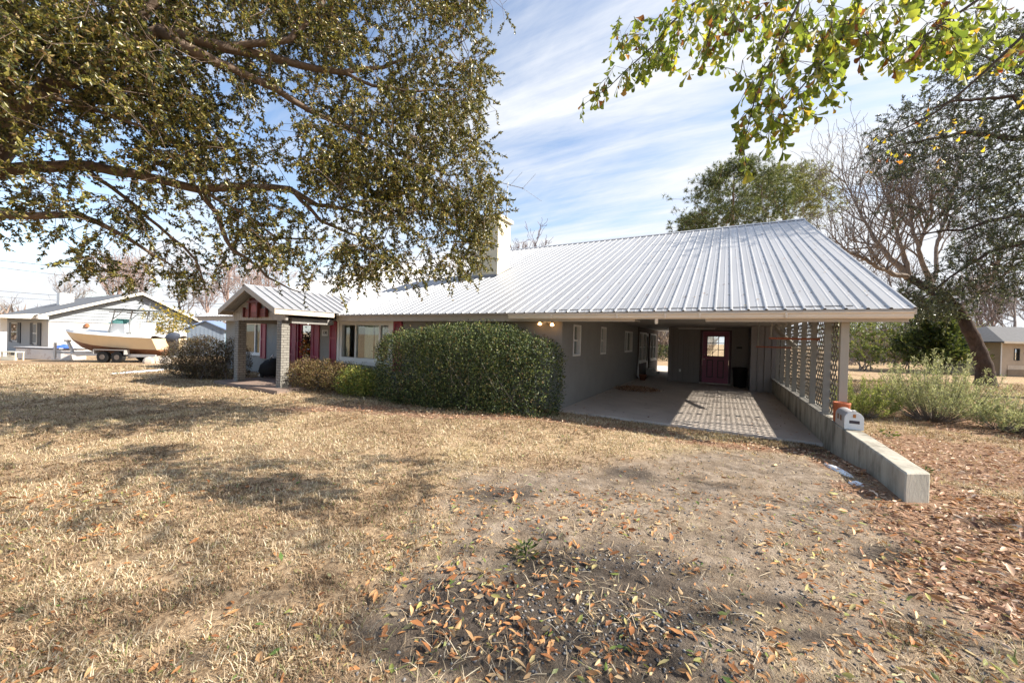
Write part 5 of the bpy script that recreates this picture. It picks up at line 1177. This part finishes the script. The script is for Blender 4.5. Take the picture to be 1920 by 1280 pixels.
thl = LEAF('thicket_leaf', [(0, (.04, .06, .02)), (.5, (.11, .14, .035)), (.9, (.22, .25, .06)), (1, (.34, .33, .08))], .3, .5)
for i, (pc, d, wpx, ytop, n_t, n_l, lab) in enumerate(((1625, 24, 60, 600, 240, 26, 'loose green thicket with pale bare stems seen right of the corner post'), (1685, 26, 45, 625, 150, 16, 'thin tangled bush with few leaves left of the cedar'), (1815, 27, 30, 640, 90, 3, 'small bare bush between the cedar and the leaning trunk'), (1600, 31, 75, 585, 260, 12, 'tall tangled bush directly behind the corner post'), (1668, 33, 70, 590, 240, 10, 'tall grey green bush behind the tangled bush left of the cedar'), (1735, 36, 70, 575, 240, 6, 'tall nearly bare bush rising behind the cedar'), (1800, 38, 45, 600, 160, 5, 'nearly bare bush left of the leaning trunk'))):
    b0 = W((pc-960)/FPX*d, d); z0 = gz_(b0[0], b0[1]); r_ = empty('thicket', (b0[0], b0[1], z0), lab, 'bush', 'bushes at the back of the right yard')
    T = np.array([[*(W((pc+U(-wpx, wpx)-960)/FPX*d, d+rng.normal(0, .8))[:2]), U(.1, 1)**.7*(at(pc, ytop, d)[2]-z0)+z0] for _ in range(n_t)])
    limbs = [(np.array([b0+[U(-.6, .6), U(-.6, .6), z0-.1], b0+[U(-1, 1), U(-.8, .8), z0+.8], b0+[U(-1.6, 1.6), U(-.8, .8), z0+1.9]]), [.04, .03, .012]) for _ in range(7)]
    wood, dirs = grow_to(limbs, T, step=.4, rtip=.005, droop=.0, wobble=.06); wood.build('stems', M('pale_stem', (.24, .195, .16), .9, var=.2), r_)
    c, ax, nm, sz, tw = sprays(T, dirs, n_l, .5, .2, .13, .8); scatter('leaves', T_OVAL, F_OVAL, c, ax, nm, sz, thl, r_)

# ------------------------------------------------------------------ tan shed and table at the right
def placed(mb, o, yaw):
    c, s = math.cos(yaw), math.sin(yaw); mb.v = [(o[0]+x*c-y*s, o[1]+x*s+y*c, o[2]+z) for x, y, z in mb.v]; return mb
YAW = math.radians(29.462)
o0 = W((1877-960)/FPX*22.3, 22.3); o0[2] = gz_(o0[0], o0[1]); pc = lambda mb: placed(mb, o0, YAW)
shd = empty('tan_shed', tuple(o0), 'small tan plastered shed with a grey roof at the right edge', 'shed')
tanp = M('tan_plaster', (.46, .38, .29), .85, var=.15, vs=1.2, stain=((.34, .27, .20), 1.8, .58))
b = wall_with_holes('Y', 0, .15, 0, 5, -.2, 2.05, [(.78, 1.12, .95, 1.68)]); b.box(0, .15, .15, 4, -.2, 2.05).box(4.85, 5, .15, 4, -.2, 2.05).box(.15, 4.85, 3.85, 4, -.2, 2.05)
pc(b).build('wall', tanp, shd)
pc(MB().box(.42, 4.9, -.02, -.002, .42, .66)).build('patched_strip', M('pale_plaster', (.55, .48, .39), .85, var=.15), shd)
pc(MB().box(.38, 4.9, -.05, -.021, -.1, .40)).build('base_course', M('brown_base', (.27, .21, .15), .9, var=.2), shd)
rfm = M('grey_shingle', (.115, .115, .12), .9, var=.25, vs=9)
pc(MB().add([(-.5, -.5, 2.06), (5.5, -.5, 2.06), (5.5, 4.5, 2.06), (-.5, 4.5, 2.06), (1.6, 2, 3.1), (3.9, 2, 3.1), (-.5, -.5, 2.0), (5.5, -.5, 2.0), (5.5, 4.5, 2.0), (-.5, 4.5, 2.0)], [(0, 1, 5, 4), (1, 2, 5), (2, 3, 4, 5), (3, 0, 4), (6, 9, 8, 7), (0, 6, 7, 1), (1, 7, 8, 2), (2, 8, 9, 3), (3, 9, 6, 0)])).build('roof', rfm, shd)
pc(MB().box(-.52, 5.52, -.53, -.501, 1.96, 2.075)).build('fascia', M('pale_fascia', (.5, .44, .36), .6), shd)
wf = pc(MB().box(.78, .82, -.02, .1, .95, 1.68).box(1.08, 1.12, -.02, .1, .95, 1.68).box(.82, 1.08, -.02, .1, .95, .99).box(.82, 1.08, -.02, .1, 1.64, 1.68).box(.82, 1.08, .02, .08, 1.2, 1.23)).build('window', M('dark_sash', (.03, .03, .03), .5), shd)
pc(MB().box(.82, 1.08, .05, .056, .99, 1.64)).build('pane', GLASS('shed_glass', (.4, .45, .45), .4), wf)
pc(MB().tube([(-.05, -.05, 2.0), (-.05, -.05, .1), (-.1, -.15, .02)], .03, 8)).build('downspout', white, shd)
o1 = W((1812-960)/FPX*27, 27); o1[2] = gz_(o1[0], o1[1]); tb = empty('work_table', tuple(o1), 'white topped long table behind the leaning trunk', 'table')
placed(MB().box(-1.3, 1.2, -.4, .4, .62, .70), o1, YAW).build('top', white, tb)
for x in (-.85, -.05, .95):
    for y in (-.3, .3): placed(MB().box(x-.06, x+.06, y-.04, y+.04, 0, .62), o1, YAW).build('leg', black, tb)
o2 = W((1868-960)/FPX*28, 28); o2[2] = gz_(o2[0], o2[1]); ls = empty('low_shed', tuple(o2), 'low outbuilding with a shallow grey roof between the leaning trunk and the tan shed', 'shed')
placed(MB().box(-1.2, 1.6, -1, 1, -.1, .80), o2, YAW).build('wall', tanp, ls)
placed(MB().prism([(-1.5, -1.2, .80), (1.9, -1.2, .80), (1.9, 0, 1.25), (-1.5, 0, 1.25)], (0, 0, .06)).prism([(-1.5, 1.2, .80), (-1.5, .001, 1.25), (1.9, .001, 1.25), (1.9, 1.2, .80)], (0, 0, .06)), o2, YAW).build('roof', rfm, ls)

# ------------------------------------------------------------------ white neighbour house at the left
nb_ = empty('neighbour_house', (-42, 2, -.6), 'white single storey neighbour house with a grey shingle roof and open front porch', 'house')
wv = M('white_siding', (.32, .355, .39), .6, var=.04, vs=2); wv2 = M('white_block', (.46, .46, .46), .7, var=.05, vs=2); wvt = M('cream_trim', (.76, .72, .64), .6, var=.05)
XN = -37.0; yr, zr = 3.34, 4.36; yl, zl, yR, zR = -1.73, 2.24, 7.6, 2.10
roofz = lambda y: zl+(zr-zl)*(y-yl)/(yr-yl) if y < yr else zr+(zR-zr)*(y-yr)/(yR-yr)
MB().box(-52, XN, -1.2, 7.2, -.9, 1.84).build('wall', wv2, nb_)
b = MB(); z = 1.842
while z < 4.1:
    z1 = z+.23; ya = max(-1.2, yl+(z1+.16-zl)*(yr-yl)/(zr-zl)); yb = min(7.2, yr+(zr-(z1+.16))*(yR-yr)/(zr-zR))
    if yb-ya > .2: b.add([(XN+.05, ya, z), (XN+.05, yb, z), (XN+.005, yb, z1), (XN+.005, ya, z1), (XN-.1, ya, z), (XN-.1, yb, z), (XN-.1, yb, z1), (XN-.1, ya, z1)], [(0, 1, 2, 3), (4, 7, 6, 5), (0, 4, 5, 1), (3, 2, 6, 7), (0, 3, 7, 4), (1, 5, 6, 2)])
    z = z1+.002
b.build('gable_siding', wv, nb_)
MB().prism([(XN-.02, -1.2, 1.845), (XN-.02, 7.2, 1.845), (XN-.02, 7.2, 2.1), (XN-.02, yr, zr-.14), (XN-.02, -1.2, 2.32)], (-14.9, 0, 0)).build('upper_wall', wv, nb_)
nsh = M('grey_roof_shingle', (.135, .14, .15), .9, var=.22, vs=10, bump=.3, bs=25)
MB().prism([(XN+.55, yl, zl), (XN+.55, yr, zr), (XN+.55, yR, zR), (XN+.55, yR, zR-.06), (XN+.55, yr, zr-.08), (XN+.55, yl, zl-.06)], (-16, 0, 0)).build('roof', nsh, nb_)
MB().prism([(XN+.58, yl-.02, zl-.02), (XN+.58, yr, zr-.005), (XN+.58, yR+.02, zR-.02), (XN+.58, yR+.02, zR-.2), (XN+.58, yr, zr-.2), (XN+.58, yl-.02, zl-.2)], (-.029, 0, 0)).build('rake_trim', wvt, nb_)
MB().box(XN+.02, XN+.549, yl+.0, yl+.45, 1.98, 2.165).build('eave_return', white, nb_)
MB().prism([(XN-.6, -3.3, 2.14), (XN-.6, -1.21, 2.40), (XN-.6, -1.21, 2.32), (XN-.6, -3.3, 2.08)], (-15, 0, 0)).build('porch_roof', nsh, nb_)
MB().prism([(XN-.575, -3.3, 1.98), (XN-.575, -1.21, 1.98), (XN-.575, -1.21, 2.38), (XN-.575, -3.3, 2.12)], (-.024, 0, 0)).build('porch_end_panel', wvt, nb_)
MB().box(-52, XN-.58, -3.33, -3.302, 2.03, 2.22).build('porch_fascia', wvt, nb_)
MB().box(-52, XN-.62, -3.3, -1.205, 1.98, 2.01).build('porch_ceiling', M('porch_ceiling_paint', (.5, .48, .44), .8), nb_)
for x in (-38.85, -45, -51): MB().box(x-.14, x+.14, -2.95, -2.68, -.75, 1.979).build('porch_column', white, nb_)
shm = M('dark_shutter_paint', (.06, .065, .08), .6)
for xa, xb in ((-49.7, -45.4), (-42.1, -38.9)):
    wn = MB().box(xa+1.0, xb-1.0, -1.26, -1.202, .2, 1.70).build('window', white, nb_); m0 = (xa+xb)/2
    for z0, z1 in ((.28, .92), (1.0, 1.62)): MB().box(xa+1.1, xb-1.1, -1.275, -1.262, z0, z1).build('pane', GLASS('neighbour_glass', (.2, .22, .24), .3), wn)
    for q in (xa, xb-.95): MB().box(q, q+.95, -1.25, -1.203, .1, 1.72).build('shutter', shm, nb_)
MB().box(-47.2, -46.2, .9, 1.7, 3.3, 4.36).build('chimney', white, nb_)
MB().tube([(-46.7, 1.3, 4.36), (-46.7, 1.3, 4.52), (-46.7, 1.3, 4.56)], .1, 8).build('chimney_pipe', M('vent_metal', (.2, .2, .21), .5), nb_)
MB().lathe([(.02, 0), (.13, .04), (.15, .10), (.08, .15), (.13, .22), (.04, .27)], 9, (XN+.12, .55, 1.5)).build('wall_lantern', M('rust_ornament', (.48, .20, .10), .7), nb_)
# fishing boat on its trailer
bo_ = W((233-960)/FPX*20.0, 20.0); bo_[2] = gz_(bo_[0], bo_[1]); pb = lambda mb: placed(mb, bo_, YAW)
bt = empty('fishing_boat', tuple(bo_), 'cream fishing boat with a T top on a trailer in front of the white house', 'boat')
US = np.array([-3.05, -2.75, -2.3, -1.7, -1.0, 0, 1.2, 2.45]); HB = np.array([.02, .32, .62, .88, 1.02, 1.1, 1.1, 1.02]); ZG = np.array([1.56, 1.54, 1.51, 1.47, 1.43, 1.38, 1.33, 1.30])
ZK = np.array([1.45, 1.05, .72, .50, .40, .36, .36, .38]); ZC = np.array([1.47, 1.27, 1.10, .98, .88, .80, .74, .72]); HC = HB*np.array([.5, .5, .55, .6, .66, .7, .72, .72])
def strip(a, b_, c=None):
    V_ = []; f_ = []; n_ = len(US)
    for (h, z) in (a, b_): V_ += [(u, hh, zz) for u, hh, zz in zip(US, h, z)]
    f_ += [(i, i+1, n_+i+1, n_+i) for i in range(n_-1)]; return V_, f_
def both(*pairs):
    m_ = MB()
    for a, b_ in pairs:
        for s in (1, -1): m_.add(*strip((a[0]*s, a[1]), (b_[0]*s, b_[1])))
    return m_
hull = both(((HC, ZC), (HB, ZG))); hull.add([(US[-1], -HC[-1], ZC[-1]), (US[-1], HC[-1], ZC[-1]), (US[-1], HB[-1], ZG[-1]), (US[-1], -HB[-1], ZG[-1])], [(0, 1, 2, 3)])
pb(hull).build('hull', M('cream_gelcoat', (.74, .57, .36), .35, var=.04), bt, smooth=False)
kb = both(((0*HC, ZK), (HC, ZC))); kb.add([(US[-1], -HC[-1], ZC[-1]), (US[-1], HC[-1], ZC[-1]), (US[-1], 0, ZK[-1])], [(0, 1, 2)]); pb(kb).build('bottom', M('brown_bottom_paint', (.27, .13, .075), .6, var=.2, vs=3, stain=((.6, .5, .4), 2, .62)), bt)
gw = both(((HB, ZG), (HB*1.03+.01, ZG+.02)), ((HB*1.03+.01, ZG+.02), (HB*.98, ZG+.14)), ((HB*.98, ZG+.14), (HB*.8, ZG+.15)), ((HB*.8, ZG+.15), (0*HB, ZG-.05))); pb(gw).build('gunwale', white, bt)
pb(MB().prism([(-.55, -.42, 1.3), (.45, -.42, 1.3), (.40, -.36, 2.02), (-.25, -.36, 2.02)], (0, .8, 0))).build('console', white, bt)
pb(MB().prism([(-.45, -.40, 2.03), (-.28, -.40, 2.03), (.02, -.36, 2.28), (-.05, -.36, 2.28)], (0, .76, 0)).box(-.2, .3, -.38, -.365, 2.03, 2.18)).build('windshield', M('teal_acrylic', (.22, .58, .53), .2), bt)
ttp = M('grey_tube', (.35, .36, .37), .35, metal=.5)
b = MB()
for s in (-.45, .45):
    b.tube([(-.45, s, 1.35), (-.15, s, 2.3), (-.05, s, 2.72)], .028, 6).tube([(.7, s, 1.35), (.75, s, 2.2), (.85, s, 2.72)], .028, 6).tube([(-.35, s, 2.62), (1.05, s, 2.62)], .022, 6).tube([(-.2, s, 2.2), (.3, s, 2.62)], .018, 6)
pb(b).build('t_top_frame', ttp, bt)
pb(MB().box(-.95, 1.35, -.75, .75, 2.73, 2.78)).build('canopy', M('dark_canvas', (.09, .10, .10), .8), bt)
pb(MB().tube([(1.0, -.3, 2.78), (1.15, -.3, 3.0), (1.3, -.3, 3.04)], .03, 6).tube([(1.02, .3, 1.4), (1.05, .3, 3.2)], .014, 5).tube([(1.75, -.3, 1.35), (1.78, -.3, 3.0)], .012, 5).tube([(-.4, .2, 2.78), (-.1, .2, 3.0), (.2, .2, 2.78)], .012, 5)).build('rod', ttp, bt)
pb(MB().box(.75, 1.25, -.4, .4, 1.3, 1.85).box(1.15, 1.3, -.4, .4, 1.85, 2.1)).build('seat', white, bt)
eg = MB().lathe([(.12, 0), (.30, .08), (.36, .3), (.34, .55), (.24, .72), (.05, .78)], 14, (0, 0, 0)); eg.v = [(2.55+x*.95+(z-.3)*.3, y*.7, 1.12+z*.66) for x, y, z in eg.v]
pb(eg).build('outboard_cover', M('grey_motor_cover', (.05, .06, .085), .7, var=.2), bt, smooth=True)
pb(MB().box(2.55, 2.85, -.09, .09, .42, 1.34)).build('outboard_leg', M('dark_motor', (.08, .08, .09), .5), bt)
tl = empty('boat_trailer', tuple(bo_), 'galvanised tandem axle trailer carrying the cream fishing boat', 'trailer'); gal = M('galvanised', (.50, .50, .50), .45, metal=.4, var=.12)
b = MB()
for s in (-.82, .82): b.beam((-1.7, s, .40), (2.5, s, .40), .09, .14).beam((-1.7, s, .40), (-2.75, s*.12, .40), .08, .12)
for u in (-1.6, -.2, 1.1, 2.4): b.beam((u, -.82, .32), (u, .82, .32), .07, .08)
b.beam((-2.7, 0, .40), (-3.75, 0, .40), .1, .12); pb(b).build('frame', gal, tl)
pb(MB().beam((-2.75, 0, .42), (-3.05, 0, 1.05), .09, .1).box(-3.15, -2.95, -.08, .08, .98, 1.08)).build('winch_post', gal, tl)
pb(MB().box(-3.55, -3.47, -.2, -.12, .12, .92).box(-3.6, -3.42, -.25, -.07, 0.01, .05).tube([(-3.51, -.16, .05), (-3.51, -.16, .14), (-3.51, -.16, .3)], .03, 6)).build('jack', gal, tl)
tyre = M('tyre_rubber', (.018, .018, .018), .8)
for s in (-.98, .98):
    for u in (.0, .74):
        wl = pb(MB().tube([(u, s-.09, .30), (u, s-.08, .30), (u, s+.08, .30), (u, s+.09, .30)], [.26, .30, .30, .26], 20)).build('wheel', tyre, tl)
        pb(MB().tube([(u, s-.10, .30), (u, s+.10, .30)], .13, 14)).build('rim', M('rusty_rim', (.17, .14, .12), .6), wl)
    pb(MB().box(-.40, 1.13, s-.13, s+.13, .655, .68).box(-.43, -.402, s-.13, s+.13, .45, .68).box(1.132, 1.16, s-.13, s+.13, .45, .68)).build('fender', gal, tl)
# boulders beside the trailer
rk = M('pale_boulder', (.50, .44, .38), .85, var=.25, vs=4, bump=.6, bs=12)
for i, (px, d, s, lab) in enumerate(((281, 18.6, .34, 'pale boulder at the left of the three by the trailer'), (297, 18.9, .40, 'tallest pale boulder in the middle of the three by the trailer'), (312, 18.4, .33, 'pale boulder half behind the dark shrub'))):
    c0 = W((px-960)/FPX*d, d); z0 = gz_(c0[0], c0[1]); b = MB().lathe([(.25, 0), (.55, .12), (.62, .4), (.5, .75), (.25, .95), (.03, 1.0)], 11, (0, 0, 0))
    V_ = np.array(b.v); V_ *= s*1.1; V_ *= 1+.5*(fbm(V_[:, 0]*6+i*9, V_[:, 1]*6+V_[:, 2]*5, 1, 3)-.5)[:, None]; b.v = [tuple(q+[c0[0], c0[1], z0-.05]) for q in V_]
    tag(b.build('boulder', rk, None), lab, 'rock', 'boulders by the trailer')
# old white skiff used as a bench, with boards on top
so_ = W((98-960)/FPX*21.6, 21.6); so_[2] = gz_(so_[0], so_[1]); ps = lambda mb: placed(mb, so_, YAW-.12)
sk = empty('old_skiff', tuple(so_), 'old stained white skiff hull sitting on the grass in front of the bow', 'boat')
oldw = M('stained_white_hull', (.66, .63, .60), .6, var=.10, vs=1.5, stain=((.42, .32, .27), 2.2, .56))
ps(MB().prism([(-1.75, -.45, 0.01), (1.3, -.45, 0.01), (1.62, -.25, .01), (1.72, .1, .01), (1.6, .5, .01), (-1.75, .5, .01)], (0, 0, .60))).build('hull', oldw, sk, bevel=.02)
ps(MB().box(-1.78, -1.751, -.44, .49, .02, .60)).build('transom', M('blue_grey_transom', (.40, .42, .50), .6, var=.15), sk)
ps(MB().prism([(-1.79, -.48, .612), (1.32, -.48, .612), (1.66, -.27, .612), (1.76, .1, .612), (1.63, .53, .612), (-1.79, .53, .612)], (0, 0, .035))).build('rim', M('dark_rub_rail', (.06, .05, .05), .6), sk)
bd = tag(ps(MB().box(-2.0, 1.1, -.40, -.1, .65, .69).box(-1.9, 1.0, -.08, .2, .65, .69)).build('boards', M('pale_board', (.55, .53, .52), .8, var=.1), None), 'loose pale boards lying across the old white skiff', 'boards')
b = MB().lathe([(.35, 0), (.3, .06), (.22, .12), (.06, .15), (.01, .15)], 12, (0, 0, 0)); b.v = [(.75+x*1.3+.05*math.sin(y*30), .0+y, .692+z*(1+.5*math.sin(x*17))) for x, y, z in b.v]
tag(ps(b).build('blue_tarp', M('blue_tarp', (.06, .14, .50), .5), None), 'crumpled blue tarp lying on the old white skiff', 'tarp')
po = W((24-960)/FPX*20.4, 20.4); po[2] = gz_(po[0], po[1]); pp_ = lambda mb: placed(mb, po, YAW)
cb_ = empty('garden_bench', tuple(po), 'small cream bench frame beside the left end of the old skiff', 'bench'); crm = M('cream_paint', (.62, .60, .50), .6, var=.1)
pp_(MB().box(-.42, .40, -.2, .2, .44, .49).box(-.36, .34, -.19, -.16, .25, .30).box(-.36, .34, -.19, -.16, .02, .22)).build('seat', crm, cb_)
for x in (-.40, -.03, .34):
    for y in (-.18, .14): pp_(MB().box(x, x+.05, y, y+.05, 0, .439)).build('leg', crm, cb_)
# small yellow tree, blue shed, wires
yt = W((315-960)/FPX*23.5, 23.5); yt[2] = gz_(yt[0], yt[1]); ytr = empty('yellow_tree', tuple(yt), 'small tree with yellow and olive leaves behind the boat stern', 'tree')
q = np.array([at(*k) for k in zip(np.clip(rng.normal(315, 20, 210), 272, 355), np.clip(rng.normal(603, 15, 210), 573, 632), 23.5+rng.normal(0, .6, 210))])
wood, dirs = grow_to([(np.array([yt-[0, 0, .1], yt+[.05, 0, .8], yt+[0, .05, 1.7], yt+[.1, 0, 2.4]]), [.06, .05, .035, .015])], q, step=.3, rtip=.004); wood.build('trunk', bark_g, ytr)
c, ax, nm, sz, tw = sprays(q, dirs, 16, .3, .2, .12, .8); scatter('crown', T_OVAL, F_OVAL, c, ax, nm, sz, LEAF('olive_yellow_leaf', [(0, (.07, .08, .025)), (.45, (.19, .18, .05)), (.75, (.50, .36, .05)), (1, (.62, .42, .06))], .35), ytr)
bs_ = W((396-960)/FPX*29, 29); bs_[2] = gz_(bs_[0], bs_[1]); pw = lambda mb: placed(mb, bs_, YAW+.35)
bsh = empty('blue_shed', tuple(bs_), 'blue grey board shed with a gable roof behind the dark shrub', 'shed'); blu = M('blue_grey_boards', (.21, .26, .33), .7, var=.12, vs=3, stretch=(4, 4, .3))
pw(MB().prism([(-1.15, -1.0, -.2), (1.15, -1.0, -.2), (1.15, -1.0, 2.05), (0, -1.0, 2.62), (-1.15, -1.0, 2.05)], (0, 2.6, 0))).build('wall', blu, bsh)
b = MB()
for k in range(9): b.box(-1.1+k*.25, -1.09+k*.25, -1.012, -1.001, -.1, 2.1)
pw(b).build('batten', M('dark_batten', (.14, .18, .24), .7), bsh)
pw(MB().prism([(0, -1.2, 2.70), (1.4, -1.2, 2.02), (1.4, -1.2, 1.95), (0, -1.2, 2.63), (-1.4, -1.2, 1.95), (-1.4, -1.2, 2.02)], (0, 3.0, 0))).build('roof', M('blue_metal_roof', (.22, .30, .48), .5, metal=.2), bsh)
pw(MB().box(1.155, 1.19, -.7, .1, -.1, 1.85)).build('door', M('teal_door', (.25, .55, .62), .5), bsh)
wm_ = M('wire_black', (.03, .03, .035), .6)
pl0 = W(-64, 36); pl0[2] = gz_(pl0[0], pl0[1]); pl1 = W(-26, 42); pl1[2] = gz_(pl1[0], pl1[1])
pole = empty('utility_pole', tuple(pl0), 'wooden utility pole carrying the wires beyond the left edge', 'pole', 'utility poles')
MB().tube([pl0-[0, 0, .5], pl0+[0, 0, 10.2]], [.15, .11], 10).build('post', bark_g, pole); MB().box(pl0[0]-.9, pl0[0]+.9, pl0[1]-.05, pl0[1]+.05, pl0[2]+9.6, pl0[2]+9.72).build('crossarm', bark_g, pole)
for (ya, yb, lab, r_) in ((487, 500, 'topmost wire crossing the sky at the left edge', .022), (500, 517, 'second wire from the top at the left edge', .016), (544, 554, 'third wire low above the neighbour roof', .015), (555, 563, 'lowest wire just above the neighbour roof', .012)):
    a = at(0, ya, 35.5); b_ = at(140, yb, 36); dv = (b_-a); e0 = a-dv*((64-49.)/7.2*1.0); e1 = b_+dv*2.3; t = np.linspace(0, 1, 24)[:, None]; P = e0*(1-t)+e1*t; P[:, 2] -= .35*np.sin(t[:, 0]*math.pi)-.25
    tag(MB().tube(P, r_, 5).build('power_line', wm_, None), lab, 'wire', 'power lines at the left')
